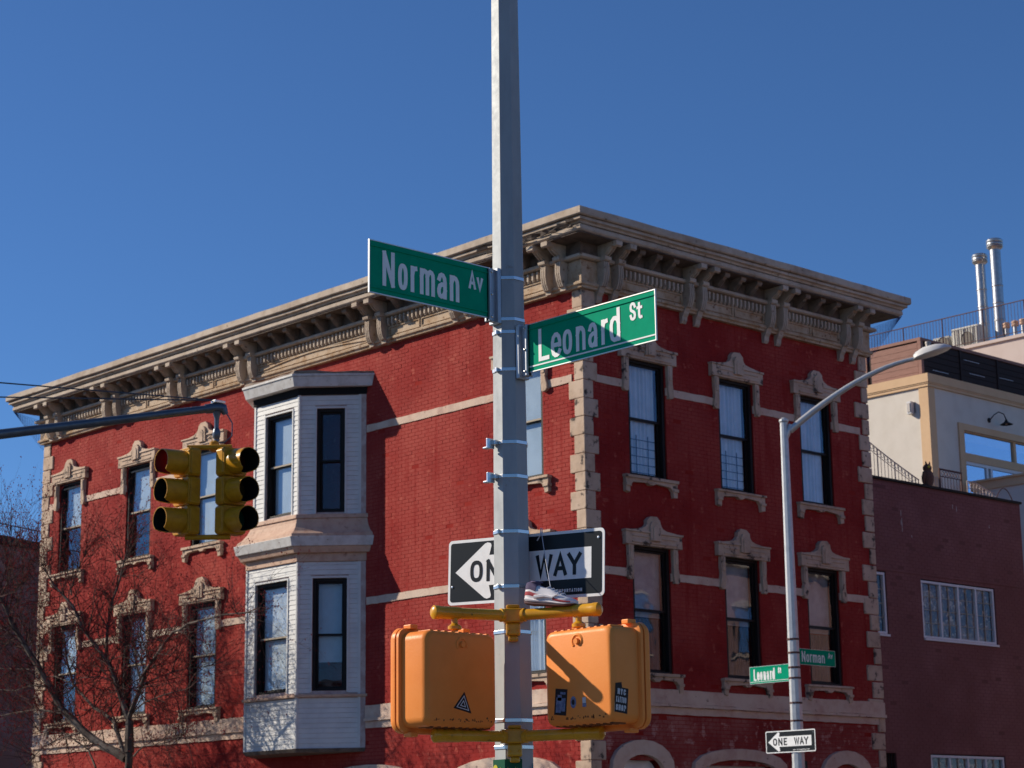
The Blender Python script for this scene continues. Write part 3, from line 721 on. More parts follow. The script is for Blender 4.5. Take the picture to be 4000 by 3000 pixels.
# terrace railings on the brown parapet
def scroll_rail(name, u0, u1, zf, label, m, yy=.5, n=None, ring_=True, zb=9.34):
    t = thing(name, (c+u0, c+yy, zb), label, 'railing')
    n = n or int((u1-u0)/.12)
    top = MB(); pts = [(c+u0+(u1-u0)*k/12, c+yy, zf(k/12)) for k in range(13)]; top.tube(pts, .013, 6); top.build('top_rail', m, t)
    low = MB(); pts = [(p[0], p[1], max(zb+.03, p[2]-.16)) for p in pts]; low.tube(pts, .008, 5); low.build('lower_rail', m, t)
    for k in range(n+1):
        s = k/n; u = c+u0+(u1-u0)*s; z1 = zf(s)
        if z1-zb < .03: continue
        big = k % 5 == 0
        MB().cyl((u, c+yy, zb), (u, c+yy, z1), .014 if big else .007, 6).build('baluster', m, t)
        if ring_ and k < n and z1-zb > .2:
            rgm = MB(); cx_ = u+(u1-u0)/n/2; cz = z1-.085-.0; r0 = min(.05, (u1-u0)/n*.42)
            rgm.tube([(cx_+r0*cos(a*pi/5), c+yy, cz+r0*sin(a*pi/5)) for a in range(11)], .006, 4); rgm.build('scroll_ring', m, t)
    return t
scroll_rail('terrace_railing', 9.0, 11.1, lambda s: 10.36-.83*s**.85, 'pale curving iron railing with rings left of the owl on the brown parapet', M['railwhite'])
scroll_rail('terrace_railing', 11.43, 11.85, lambda s: 9.66, 'short pale iron railing between the owl and the brown panel', M['railwhite'], n=4)
scroll_rail('terrace_railing', 12.98, 14.1, lambda s: 9.71-.03*s if s < .35 else 9.70-.30*(s-.35), 'pale railing sloping down to the right of the brown railing panel', M['railwhite'], n=9)
t = thing('terrace_railing', (c+11.9, c+.5, 9.34), 'square rust brown framed railing panel with scrolls on the brown parapet', 'railing')
fr = MB()
for a, b in (((11.89, 9.34), (11.93, 9.89)), ((12.73, 9.34), (12.77, 9.89)), ((11.93, 9.85), (12.73, 9.89)), ((11.93, 9.70), (12.73, 9.715))): fr.box((c+a[0], c+.485, a[1]), (c+b[0], c+.515, b[1]))
fr.build('frame', M['railbrown'], t)
for k in range(7):
    u = c+11.99+k*.115; MB().cyl((u, c+.5, 9.34), (u, c+.5, 9.70), .007, 6).build('baluster', M['railbrown'], t)
    if k < 6: MB().tube([(u+.05+.045*cos(a*pi/5), c+.5, 9.78+.05*sin(a*pi/5)) for a in range(11)], .007, 4).build('scroll_ring', M['railbrown'], t)
MB().tube([(c+14.1+.7*k/12, c+.5, 9.36+.34*sin(min(pi, pi*k/12*.96))**.8) for k in range(13)], .012, 6).build('metal_hoop', M['railbrown'])
tagc(bpy.data.objects['metal_hoop'], 'thin arched metal hoop at the right end of the brown parapet', 'hoop')
# owl decoy
ow = thing('owl_statue', (c+11.24, c+.35, 9.34), 'brown decoy owl sitting on the edge of the brown parapet', 'statue')
b_ = MB(); cx_, cy_ = c+11.24, c+.35
b_.lathe([(.001, .0), (.09, .0), (.10, .06), (.135, .16), (.14, .26), (.115, .34), (.085, .39), (.10, .43), (.10, .48), (.06, .53), (.001, .545)], (cx_, cy_, 9.34), n=18)
b_.build('body', M['owl'], ow, smooth=True)
for s in (-1, 1):
    MB().tube([(cx_+s*.05, cy_-.02, 9.86), (cx_+s*.065, cy_-.02, 9.90), (cx_+s*.075, cy_-.02, 9.95)], [.028, .02, .004], 6).build('ear', M['owl'], ow)
    MB().lathe([(.03, -.01), (.03, .012), (.0, .014)], (cx_-.05+s*.03, cy_-.082+s*.02, 9.80), (-.5, -.85, 0), 10).build('eye', M['yel_print'], ow)
    MB().tube([(cx_+s*.11, cy_, 9.68), (cx_+s*.15, cy_+.01, 9.55), (cx_+s*.10, cy_+.05, 9.38)], [.05, .045, .012], 8).build('wing', M['owl'], ow, smooth=True)
MB().tube([(cx_-.05, cy_-.09, 9.79), (cx_-.06, cy_-.125, 9.76)], [.018, .003], 6).build('beak', M['railbrown'], ow)

# ------------------------------------------------------------------ stucco building behind
S = thing('stucco_building', (48.52, 34.25, 0), 'cream stucco building with peach trim and a dark wood roof room behind the brown one', 'building')
xs, ys = 48.52, 34.25
opS = [(1.66, 6.5, 10.6, 13.52)]
FS = lambda u, w, z: (xs+u, ys-w, z)
FSL = lambda u, w, z: (xs-w, ys+u, z)
wall(FS, 0, 9, 0, 14.9, opS, M['stucco'], S, w=0, th=.3)
mb = MB(); mb.box((xs+.001, ys+.004, 0), (xs+.3, ys+6, 14.9)); mb.box((xs+.3, ys+5.7, 0), (xs+9, ys+6, 14.9)); mb.build('wall', M['stucco'], S)
mb = MB(); mb.box((xs+.02, ys+.02, 14.9), (xs+9, ys+6, 14.96)); mb.build('roof', M['stucco_trim'], S)
for F, L in ((FS, 9), (FSL, 6)):
    mb = MB(); s = 0 if F is FS else .0
    q = 1 if F is FS else 0
    fbox(mb, F, -.06*q, L, .0, .06, 14.62, 14.70); fbox(mb, F, -.10*q, L, .0, .10, 14.742, 15.0) ; fbox(mb, F, -.08*q, L, .0, .08, 14.702, 14.74)
    mb.build('cornice', M['stucco_trim'], S)
    mb = MB(); fbox(mb, F, -.03*q, .30, .0, .03, 0, 14.62); mb.build('pilaster', M['stucco_trim'], S)
# big window
def sfbox(mb, *a): return fbox(mb, FS, *a)
fr = MB(); sfbox(fr, 1.40, 1.66, -.002, .05, 10.6, 13.72); sfbox(fr, 1.66, 6.7, -.002, .05, 13.52, 13.72); fr.build('window_surround', M['stucco_trim'], S)
fr = MB(); sfbox(fr, 1.66, 6.5, -.16, -.04, 12.62, 12.86); sfbox(fr, 4.36, 4.48, -.16, -.04, 12.86, 13.52); sfbox(fr, 1.66, 1.69, -.15, -.05, 12.86, 13.52); sfbox(fr, 1.66, 6.5, -.15, -.05, 13.49, 13.52)
w = fr.build('window', M['stucco_trim'], S)
for a, b in ((1.69, 4.36), (4.48, 6.5)):
    p = MB(); sfbox(p, a, b, -.11, -.10, 12.86, 13.49); p.build('pane', M['glass_r'], w)
fr = MB()
for a in (1.66, 2.88, 3.10, 4.42, 4.62, 6.0): sfbox(fr, a, a+.10, -.18, -.08, 10.7, 12.62)
sfbox(fr, 1.66, 6.5, -.185, -.075, 12.52, 12.62); w = fr.build('sliding_door', M['pvc'], S)
for a, b in ((1.76, 2.88), (3.2, 4.42), (4.72, 6.0)):
    p = MB(); sfbox(p, a, b, -.13, -.12, 10.7, 12.52); p.build('pane', M['glass_r'], w)
MB().box((xs+.3, ys+1.2, 10.6), (xs+9, ys+1.3, 13.6)).build('curtain', M['room'], S)  # dark backing painted as the unlit room behind the glass, no cloth
# lit wing wall to the right, parallel to the left face
mb = MB(); mb.box((50.06, 20.0, 0), (50.4, 33.95, 11.60)); mb.build('wing_wall', M['stucco'], S)
mb = MB(); mb.box((50.0, 20.0, 11.60), (50.45, 33.98, 11.84)); mb.box((49.93, 19.98, 11.84), (50.5, 34.0, 11.9)); mb.build('wing_parapet', M['stucco_trim'], S)
mb = MB(); mb.box((50.02, 30.6, 6.6), (50.08, 31.7, 8.6)); mb.build('window', M['frame'], S)
# wood clad roof room
kx, ky = 48.71, 34.55
mb = MB(); mb.box((kx+.03, ky+.03, 14.96), (kx+7, ky+2.2, 16.1)); mb.build('roof_room', M['darkwood'], S)
for k in range(6):
    q = MB(); q.box((kx, ky+.12, 14.98+k*.18), (kx+.028, ky+1.83, 14.98+k*.18+.172)); q.build('cladding_board', M['wood'], S)
mb = MB(); mb.box((kx-.03, ky-.03, 16.10), (kx+7, ky+2.3, 16.19)); mb.build('roof_edge', M['wood'], S)
mb = MB(); mb.box((kx-.03, ky-.03, 14.97), (kx+.09, ky+.09, 16.098)); mb.build('corner_post', M['wood'], S); mb = MB(); mb.box((kx-.02, ky+1.98, 14.97), (kx+.05, ky+2.12, 16.098)); mb.build('corner_post', M['wood'], S)
for k in range(6):
    for s in range(3):
        q = MB(); q.box((kx+.12+s*1.95, ky-.0, 14.99+k*.18), (kx+1.95+s*1.95, ky+.026, 14.99+k*.18+.165)); q.build('slat', M['darkwood'], S)
for s in range(3): MB().box((kx+1.96+s*1.95, ky-.03, 14.97), (kx+2.06+s*1.95, ky+.028, 16.098)).build('corner_post', M['darkwood'], S)
gl = MB()
for u, z in ((.55, 15.27), (1.95+.5, 15.45), (2.2, 15.84), (4.0, 15.55)): gl.box((kx+u, ky-.004, z), (kx+u+.8, ky+.0, z+.012))
gl.build('metal_strip', M['pvc'], S)
# upper storey, set back on the roof
mb = MB(); mb.box((56, 34.6, 15.02), (66, 42.6, 17.603)); mb.build('upper_wall', M['pinkwall'], S)
mb = MB(); mb.box((55.92, 34.5, 17.605), (66, 42.7, 17.711)); mb.build('roof_edge', M['pinkwall'], S)
RZ = 17.711
t = thing('roof_railing', (56, 42.5, RZ), 'thin dark picket railing along the roof edge below the steel flues', 'railing')
MB().cyl((56, 42.6, RZ+1.12), (56, 34.6, RZ+1.12), .018, 6).build('top_rail', M['railbrown'], t)
MB().cyl((56, 42.6, RZ+.10), (56, 34.6, RZ+.10), .014, 6).build('lower_rail', M['railbrown'], t)
PK = MB().cyl((0, 0, 0), (0, 0, 1.02), .008, 5).mesh('baluster', M['railbrown']); PP = MB().cyl((0, 0, 0), (0, 0, 1.13), .022, 6).mesh('post', M['railbrown'])
k = 0; y = 42.5
while y > 34.7:
    if k % 13 == 4: place('post', PP, t, (56, y, RZ))
    else: place('baluster', PK, t, (56, y, RZ+.10))
    y -= .124; k += 1
# flues
def flue(x, y, z0, z1, r, lab):
    t = thing('flue_pipe', (x, y, z0), lab, 'flue', 'tall steel flues on the roof')
    MB().lathe([(r, 0), (r, z1-z0-.3)], (x, y, z0), n=20).build('pipe', M['flue'], t, smooth=True)
    for zz in (z0+.9, z0+1.5, z0+2.1): MB().lathe([(r+.004, 0), (r+.016, .015), (r+.016, .045), (r+.004, .06)], (x, y, zz), n=20).build('pipe_band', M['flue'], t, smooth=True)
    MB().lathe([(r, -.05), (r+.09, .03), (r+.10, .06), (r+.085, .09), (r+.10, .12), (r+.10, .17), (r+.085, .19), (r+.10, .22), (r+.10, .28), (r+.05, .325), (0, .34)], (x, y, z1-.34), n=20).build('cap', M['flue'], t, smooth=True)
flue(57.08, 37.843, RZ, 21.114, .165, 'shorter steel flue pipe with a drum cap, left of the pair on the roof')
flue(57.08, 37.218, RZ, 21.502, .18, 'taller steel flue pipe with a drum cap, right of the pair on the roof')
for i, (y, lab) in enumerate(((36.971, 'small capped roof vent nearest the tall flue'), (36.637, 'small capped roof vent in the middle of the three'), (36.325, 'small capped roof vent at the right edge of the photo'))):
    t = thing('roof_vent', (57.08, y, RZ), lab, 'vent', 'small roof vents')
    MB().lathe([(.075, 0), (.075, .65)], (57.08, y, RZ), n=14).build('pipe', M['flue'], t, smooth=True)
    MB().lathe([(.07, 0), (.12, .03), (.12, .09), (.10, .11), (.12, .13), (.12, .19), (.06, .22), (0, .225)], (57.08, y, RZ+.60), n=14).build('cap', M['skirt'], t, smooth=True)
def ac(y0, y1, z1, lab):
    t = thing('air_conditioner', (56.6, y1, RZ), lab, 'air conditioner', 'air conditioners on the roof')
    MB().box((56.4, y0, RZ+.04), (57.0, y1, z1)).build('casing', M['ac'], t, bevel=.02)
    n = int((y1-y0)/.09)
    for k in range(n): MB().box((56.375, y0+.05+k*.09, RZ+.12), (56.40, y0+.09+k*.09, z1-.06)).build('louvre', M['ac'], t)
    MB().lathe([(.01, 0), (.22, 0), (.24, .02)], (56.37, (y0+y1)/2-.1, RZ+.36), (-1, 0, 0), 18).build('fan_grille', M['ac_grille'], t)
ac(37.638, 38.715, RZ+.80, 'large beige air conditioner behind the railing left of the flues')
ac(38.823, 39.469, RZ+.62, 'small beige air conditioner partly hidden by the wood roof room')
# wall lamps
t = thing('wall_lamp', (xs-.03, ys+.55, 14.05), 'square metal box lamp on the sunlit cream wall', 'wall lamp')
MB().box((xs-.02, ys+.46, 13.90), (xs-.001, ys+.64, 14.22)).build('back_plate', M['fixture'], t)
MB().box((xs-.17, ys+.50, 13.86), (xs-.02, ys+.66, 14.24)).build('lamp_body', M['lampwhite'], t, bevel=.01)
MB().box((xs-.19, ys+.53, 13.92), (xs-.171, ys+.63, 14.18)).build('lamp_glass', M['fixture'], t)
t = thing('wall_lamp', (xs+3.05, ys, 14.0), 'black gooseneck barn lamp above the large window', 'wall lamp')
MB().lathe([(0, .0), (.075, .0), (.075, .03), (.03, .05), (0, .05)], (xs+3.05, ys, 14.0), (0, -1, 0), 14).build('wall_plate', M['iron'], t)
MB().tube([(xs+3.05, ys-.04, 14.0), (xs+3.12, ys-.16, 14.16), (xs+3.22, ys-.26, 14.24), (xs+3.36, ys-.34, 14.18), (xs+3.42, ys-.37, 14.02)], .016, 8).build('gooseneck', M['iron'], t, smooth=True)
MB().lathe([(.03, .16), (.05, .10), (.09, .06), (.20, .0), (.19, -.005), (.08, .05)], (xs+3.42, ys-.37, 13.86), n=20).build('lamp_shade', M['iron'], t, smooth=True)
MB().lathe([(0, -.06), (.035, -.04), (.04, 0), (.02, .05)], (xs+3.42, ys-.37, 13.90), n=12).build('bulb', M['skirt'], t, smooth=True)

# ------------------------------------------------------------------ dark brick building far left
D = thing('dark_brick_building', (48, 97, 0), 'dark brown brick building with a roof railing behind the red building, far left', 'building')
p0 = Vector((37.0, 83.0)); dr = Vector((cos(R(22)), sin(R(22)))); nn = Vector((dr.y, -dr.x))
def FD(u, w, z): q = p0+dr*u+nn*w; return (q.x, q.y, z)
mb = MB(); mb.prism([(0, 0), (16, 0), (16, -12), (0, -12)], lambda p, z: FD(p[0], p[1], z), 0, 16.05); mb.build('wall', M['darkbrick'], D)
mb = MB(); mb.prism([(0, .15), (16, .15), (16, -.3), (0, -.3)], lambda p, z: FD(p[0], p[1], z), 16.052, 16.45); mb.build('parapet', M['coping'], D)
t = thing('roof_railing', FD(6, -.2, 16.45), 'thin dark pipe railing on top of the dark brick building, far left', 'railing')
MB().cyl(FD(0, -.1, 17.05), FD(16, -.1, 17.05), .03, 6).build('top_rail', M['iron'], t)
for u in range(0, 17, 2): MB().cyl(FD(u+.3, -.1, 16.4), FD(u+.3, -.1, 17.05), .035, 6).build('post', M['iron'], t)

# ------------------------------------------------------------------ row houses across the side street (seen only as reflections in the lower windows)
WH = MB(); WH.box((-.5, -.02, 0), (.5, .10, 1.9)); WHm = WH.mesh('window', M['frame'])
PH = MB().box((-.42, .101, .08), (.42, .106, 1.82)).mesh('pane', M['glass_r'])
SH = MB().box((-.62, -.02, -.14), (.62, .14, -.004)).mesh('window_sill', M['stone'])
LH = MB().box((-.62, -.02, 1.904), (.62, .12, 2.12)).mesh('window_lintel', M['stone'])
for i, (x0, w_, h_, m_, lab) in enumerate(((23.5, 7.6, 11.2, 'frieze', 'tan row house facing the corner building, nearest the crossing'), (31.12, 7.6, 11.9, 'brown', 'brown brick row house between the tan one and the red one'), (38.74, 8.2, 12.3, 'paint_red', 'red brick row house across the side street'), (46.96, 8.2, 12.0, 'darkbrick', 'dark brick row house across the side street, right of the red one'), (55.18, 9.0, 11.4, 'wood', 'brown row house at the far end of the facing row'))):
    t = thing('row_house', (x0+w_/2, 4.0, .13), lab, 'house', 'row houses across the side street')
    MB().box((x0, -8, .13), (x0+w_, 4.0, h_)).build('wall', M[m_], t)
    MB().box((x0+.01, -8.1, h_+.002), (x0+w_-.01, 4.45, h_+.55)).build('cornice', M['cornice'], t, bevel=.05)
    for fl in range(3):
        for k in range(3):
            p_ = (x0+w_*(k+.5)/3, 4.0, 1.2+fl*3.5); w = place('window', WHm, t, p_); place('pane', PH, w); place('window_sill', SH, t, p_); place('window_lintel', LH, t, p_)

# ------------------------------------------------------------------ trees
def grow(tw, bd, p, d, L, r, lvl, rnd, bend=.25, buds=4, budr=.012):
    n = 4; pts = [Vector(p)]; dd = Vector(d).normalized(); rs = [r]
    for k in range(n):
        dd = (dd+Vector((rnd.gauss(0, bend*.5), rnd.gauss(0, bend), rnd.gauss(.06, bend*.6)))).normalized()
        pts.append(pts[-1]+dd*L/n); rs.append(r*(1-.2*(k+1)))
    rs[-1] = max(rs[-1], r*.3)
    tw.tube(pts, rs, 4 if r > .008 else 3, False)
    if lvl == 0 or L < .2:
        for k in range(buds):
            q = pts[rnd.randrange(1, n+1)]+Vector((rnd.gauss(0, .02), rnd.gauss(0, .02), rnd.gauss(0, .02))); s = budr*rnd.uniform(.6, 1.5)
            bd.add([q+Vector(v)*s for v in ((1,0,0),(-1,0,0),(0,1,0),(0,-1,0),(0,0,1.6),(0,0,-1.3))], [(0,2,4),(2,1,4),(1,3,4),(3,0,4),(2,0,5),(1,2,5),(3,1,5),(0,3,5)])
        return
    for k in range(rnd.choice((2, 3, 3))):
        q = pts[rnd.randrange(1, n+1)]; sd_ = dd.copy()
        ax = Vector((rnd.gauss(0, .6), rnd.gauss(0, 1), rnd.gauss(0, .8)))
        grow(tw, bd, q, dd*.9+ax.normalized()*.75, L*rnd.uniform(.5, .78), r*.55, lvl-1, rnd, bend, buds, budr)
# plane x = c-2.6, points from the photograph's limb layout (y, z) in metres, x wanders
CAMP = Vector((0, 0, 1.6))
def treept(cx_, cy_, xo=0):
    X, Y = cx_/1.952, 2150+cy_/1.952
    d = f_+(X-2000)/7921.65*r2-(Y-1500)/7921.65*u2; t = (c-2.6+xo)/d.x; return CAMP+t*d
T = thing('bare_tree', (23.65, 37.6, .13), 'bare branching street tree in front of the red wall, lower left', 'tree')
limbs = [
 ([(985,1540),(985,1420),(985,1300)], .07, .055, 0),
 ([(960,1590),(800,1500),(640,1380),(480,1220),(380,1040),(290,880),(200,740),(100,570),(50,440),(0,350),(-120,200)], .062, .022, -1.3),
 ([(985,1300),(930,1150),(880,980),(830,860),(700,690),(630,600),(560,430),(480,340),(390,230),(330,120)], .042, .008, -.6),
 ([(815,820),(820,600),(860,370),(920,200),(970,0),(985,-120)], .026, .008, .3),
 ([(985,1280),(1040,1130),(1080,1030),(1110,920),(1200,790),(1320,620),(1430,560),(1700,490),(1900,470)], .036, .006, -.9),
 ([(1080,1030),(1040,870),(1030,760),(1000,640),(1020,380),(1030,320)], .018, .005, .5),
 ([(1070,1040),(1200,970),(1420,900),(1600,880)], .016, .004, .6),
 ([(960,1600),(900,1400),(880,1320),(720,1200),(560,1020),(500,800),(490,640),(430,520)], .034, .007, .9),
 ([(1020,1570),(1100,1490),(1250,1470),(1400,1400)], .014, .004, -.4),
 ([(1010,1240),(1100,1160),(1250,1100),(1420,1060)], .014, .004, -.5),
 ([(200,745),(100,720),(0,705),(-100,700)], .016, .008, -.4),
 ([(480,1240),(300,1215),(100,1240),(-60,1270)], .016, .007, .2),
 ([(70,450),(100,330),(180,230),(170,60),(150,-100)], .015, .004, .4),
 ([(545,340),(540,290),(560,230),(640,50),(660,-20)], .014, .004, .2),
 ([(730,1659),(690,1560),(650,1500),(560,1440),(480,1390),(300,1380)], .017, .006, .5),
 ([(320,930),(200,905),(0,900)], .012, .005, .3),
 ([(880,1000),(760,960),(600,975)], .012, .004, -.3),
 ([(380,1040),(250,1030),(120,1070),(-60,1060)], .014, .005, .3),
 ([(290,880),(240,700),(150,520),(130,380)], .013, .004, -.3),
 ([(640,1390),(500,1420),(330,1500),(200,1640)], .015, .005, .4),
 ([(830,860),(900,760),(1050,700),(1200,690)], .011, .004, .2),
 ([(560,1020),(420,960),(330,960),(230,1000)], .010, .004, .5),
 ([(0,350),(60,240),(90,60),(70,-120)], .014, .005, -.2),
 ([(100,570),(20,600),(-90,560)], .012, .006, .2),
]
pts = [Vector((23.66, 37.6, .1)), Vector((23.65, 37.6, 1.8)), treept(975, 1700), treept(985, 1600), treept(985, 1535)]
MB().tube(pts, [.12, .085, .08, .08, .072], 10).build('trunk', M['bark'], T, smooth=True)
tw, bd = MB(), MB(); rnd = random.Random(21); lp = []
for P_, ra, rb, dx in limbs:
    n = len(P_); pts = [treept(x, y, dx*(i/(n-1))) for i, (x, y) in enumerate(P_)]
    # smooth
    sm = [pts[0]]
    for i in range(n-1):
        sm += [pts[i].lerp(pts[i+1], .5)+Vector((0, rnd.gauss(0, .012), rnd.gauss(0, .012))), pts[i+1]]
    rs = [1.55*(ra+(rb-ra)*i/(len(sm)-1)) for i in range(len(sm))]
    MB().tube(sm, rs, 7 if ra > .02 else 5).build('limb', M['bark'], T, smooth=True)
    lp.append((sm, rs))
for sm, rs in lp[1:]:
    n = len(sm); cnt = int((4+n)*3)
    for k in range(cnt):
        i = rnd.randrange(2, n); d = (sm[i]-sm[i-1]).normalized()
        side = Vector((rnd.gauss(0, .5), rnd.gauss(0, 1), rnd.gauss(.2, .7))).normalized()
        grow(tw, bd, sm[i], d*.6+side*.8, rnd.uniform(.5, 1.5), max(.0085, min(rs[i]*.42, .014)), 2, rnd, buds=3, budr=.011)
tagc(tw.build('twigs', M['twig'], T, fix=False), kind='stuff'); tagc(bd.build('buds', M['bud'], T, fix=False), kind='stuff')
# second, red budding tree past the left end of the building
T2 = thing('budding_tree', (25.0, 51.6, .13), 'tree with reddish budding twigs in front of the dark brick building, far left', 'tree')
rnd = random.Random(5); tw, bd = MB(), MB()
MB().tube([(25.0, 51.6, .1), (25.05, 51.6, 2.5), (25.0, 51.5, 4.2)], [.14, .1, .085], 9).build('trunk', M['bark'], T2, smooth=True)
for k in range(18):
    a = 2*pi*k/18+rnd.uniform(-.2, .2); L = rnd.uniform(2.4, 3.9); sp = rnd.uniform(.25, .75)
    p = Vector((25.0, 51.5, 3.0+rnd.random()*1.6)); pts = [p]; d = Vector((cos(a)*sp, sin(a)*sp, 1)).normalized(); rs = [.04]
    for i in range(7):
        d = (d+Vector((rnd.gauss(0, .1), rnd.gauss(0, .1), .08))).normalized(); pts.append(pts[-1]+d*L/7); rs.append(.04*(1-(i+1)/8))
    MB().tube(pts, rs, 5).build('limb', M['bark'], T2, smooth=True)
    for q in range(24):
        i = rnd.randrange(1, 8); grow(tw, bd, pts[i], d+Vector((rnd.gauss(0, .8), rnd.gauss(0, .8), .3)), rnd.uniform(.7, 1.5), .012, 2, rnd, buds=10, budr=.03)
tagc(tw.build('twigs', M['twig'], T2, fix=False), kind='stuff'); tagc(bd.build('buds', M['bud'], T2, fix=False), kind='stuff')

# ------------------------------------------------------------------ lettering
GL = {
 'N': [[(0,0),(0,1)], [(0,1),(1,0)], [(1,0),(1,1)]],
 'L': [[(0,1),(0,0),(1,0)]], 'E': [[(1,1),(0,1),(0,0),(1,0)], [(0,.52),(.85,.52)]],
 'A': [[(0,0),(.5,1),(1,0)], [(.2,.3),(.8,.3)]], 'W': [[(0,1),(.25,0),(.5,1),(.75,0),(1,1)]],
 'Y': [[(0,1),(.5,.48),(1,1)], [(.5,.48),(.5,0)]], 'T': [[(0,1),(1,1)], [(.5,1),(.5,0)]], 'I': [[(.5,0),(.5,1)]],
 'H': [[(0,0),(0,1)], [(1,0),(1,1)], [(0,.52),(1,.52)]], 'F': [[(1,1),(0,1),(0,0)], [(0,.52),(.85,.52)]],
 'v': [[(0,1),(.5,0),(1,1)]], 'P': [[(0,0),(0,1),(.7,1),(.95,.88),(1,.75),(.95,.6),(.7,.5),(0,.5)]],
 'R': [[(0,0),(0,1),(.7,1),(.95,.88),(1,.75),(.95,.6),(.7,.5),(0,.5)], [(.55,.5),(1,0)]],
 'D': [[(0,0),(0,1),(.6,1),(.9,.85),(1,.6),(1,.4),(.9,.15),(.6,0),(0,0)]],
 'C': [[(1,.78),(.85,.95),(.6,1),(.4,1),(.12,.9),(0,.7),(0,.3),(.12,.1),(.4,0),(.6,0),(.85,.05),(1,.22)]],
 'S': [[(1,.8),(.85,.95),(.6,1),(.35,1),(.08,.92),(0,.76),(.08,.6),(.4,.52),(.65,.47),(.92,.37),(1,.22),(.9,.07),(.62,0),(.38,0),(.12,.06),(0,.22)]],
 'n': [[(0,0),(0,1)], [(0,.72),(.2,.93),(.45,1),(.7,.97),(.93,.85),(1,.66),(1,0)]],
 'm': [[(0,0),(0,1)], [(0,.76),(.1,.93),(.25,1),(.38,.97),(.48,.87),(.5,.7),(.5,0)], [(.5,.76),(.6,.93),(.75,1),(.88,.97),(.98,.87),(1,.7),(1,0)]],
 'r': [[(0,0),(0,1)], [(0,.68),(.25,.90),(.6,.99),(1,1)]],
 'a': [[(.04,.8),(.2,.95),(.45,1),(.7,.98),(.92,.86),(1,.68),(1,0)], [(1,.56),(.5,.56),(.15,.48),(0,.32),(0,.18),(.15,.04),(.4,0),(.65,.03),(.88,.13),(1,.26)]],
 'e': [[(.14,.5),(.9,.5)], [(1,.47),(1,.68),(.88,.88),(.62,1),(.38,1),(.12,.88),(0,.66),(0,.32),(.12,.1),(.38,0),(.62,0),(.85,.06),(.98,.18)]],
 'd': [[(1,0),(1,1)], [(1,.54),(.85,.68),(.6,.73),(.38,.73),(.12,.65),(0,.5),(0,.22),(.12,.06),(.38,0),(.6,0),(.85,.05),(1,.18)]],
 't': [[(.42,1),(.42,.2),(.52,.05),(.75,0),(1,.02)], [(0,.72),(1,.72)]],
 '.': [[(.4,0),(.6,0)]],
}
GL['O'] = [[(.5+.5*math.copysign(abs(cos(a))**.78, cos(a)), .5+.5*math.copysign(abs(sin(a))**.78, sin(a))) for a in [2*pi*k/24 for k in range(25)]]]
GL['o'] = GL['O']
def glyph(mb, ch, x0, y0, w, h, t, fn, dep=.0012, k=[0]):
    for pl in GL[ch]:
        k[0] += 1; e = .0001*(k[0] % 4)
        P = [Vector((x0+t/2+p[0]*(w-t), y0+t/2+p[1]*(h-t))) for p in pl]
        closed = (P[0]-P[-1]).length < 1e-6
        n = len(P); off = []
        for i in range(n):
            if closed: a, b = P[(i-1) % (n-1)], P[(i+1) % (n-1)] if i < n-1 else P[1]
            else: a, b = P[max(i-1, 0)], P[min(i+1, n-1)]
            d1 = (P[i]-a).normalized() if (P[i]-a).length > 1e-9 else (b-P[i]).normalized(); d2 = (b-P[i]).normalized() if (b-P[i]).length > 1e-9 else d1
            n1 = Vector((-d1.y, d1.x)); n2 = Vector((-d2.y, d2.x)); m_ = n1+n2
            m_ = m_.normalized() if m_.length > 1e-6 else n1
            L = (t/2)/max(.45, m_.dot(n1)); off.append(m_*L)
        if not closed:
            P[0] = P[0]-(P[1]-P[0]).normalized()*t*.5; P[-1] = P[-1]+(P[-1]-P[-2]).normalized()*t*.5
        vs_ = []
        for p, o in zip(P, off):
            q, r = p+o, p-o; vs_ += [fn(q.x, q.y, dep+e), fn(r.x, r.y, dep+e), fn(q.x, q.y, 0), fn(r.x, r.y, 0)]
        fs = []
        for i in range(n-1):
            a = i*4; b = a+4; fs += [(a, a+1, b+1, b), (a+2, a, b, b+2), (a+1, a+3, b+3, b+1)]
        mb.add(vs_, fs)
def text(mb, s, x, y, h, t, fn, wd=.5, gap=.16, widths={}):
    for ch in s:
        if ch == ' ': x += h*.35; continue
        w = h*wd*({'I': .3, 'W': 1.5, 'm': 1.5, 'r': .7, 't': .6, 'E': .9, 'L': .9, '.': .3}.get(ch, 1)); glyph(mb, ch, x, y, w, h, t, fn); x += w+h*gap
    return x

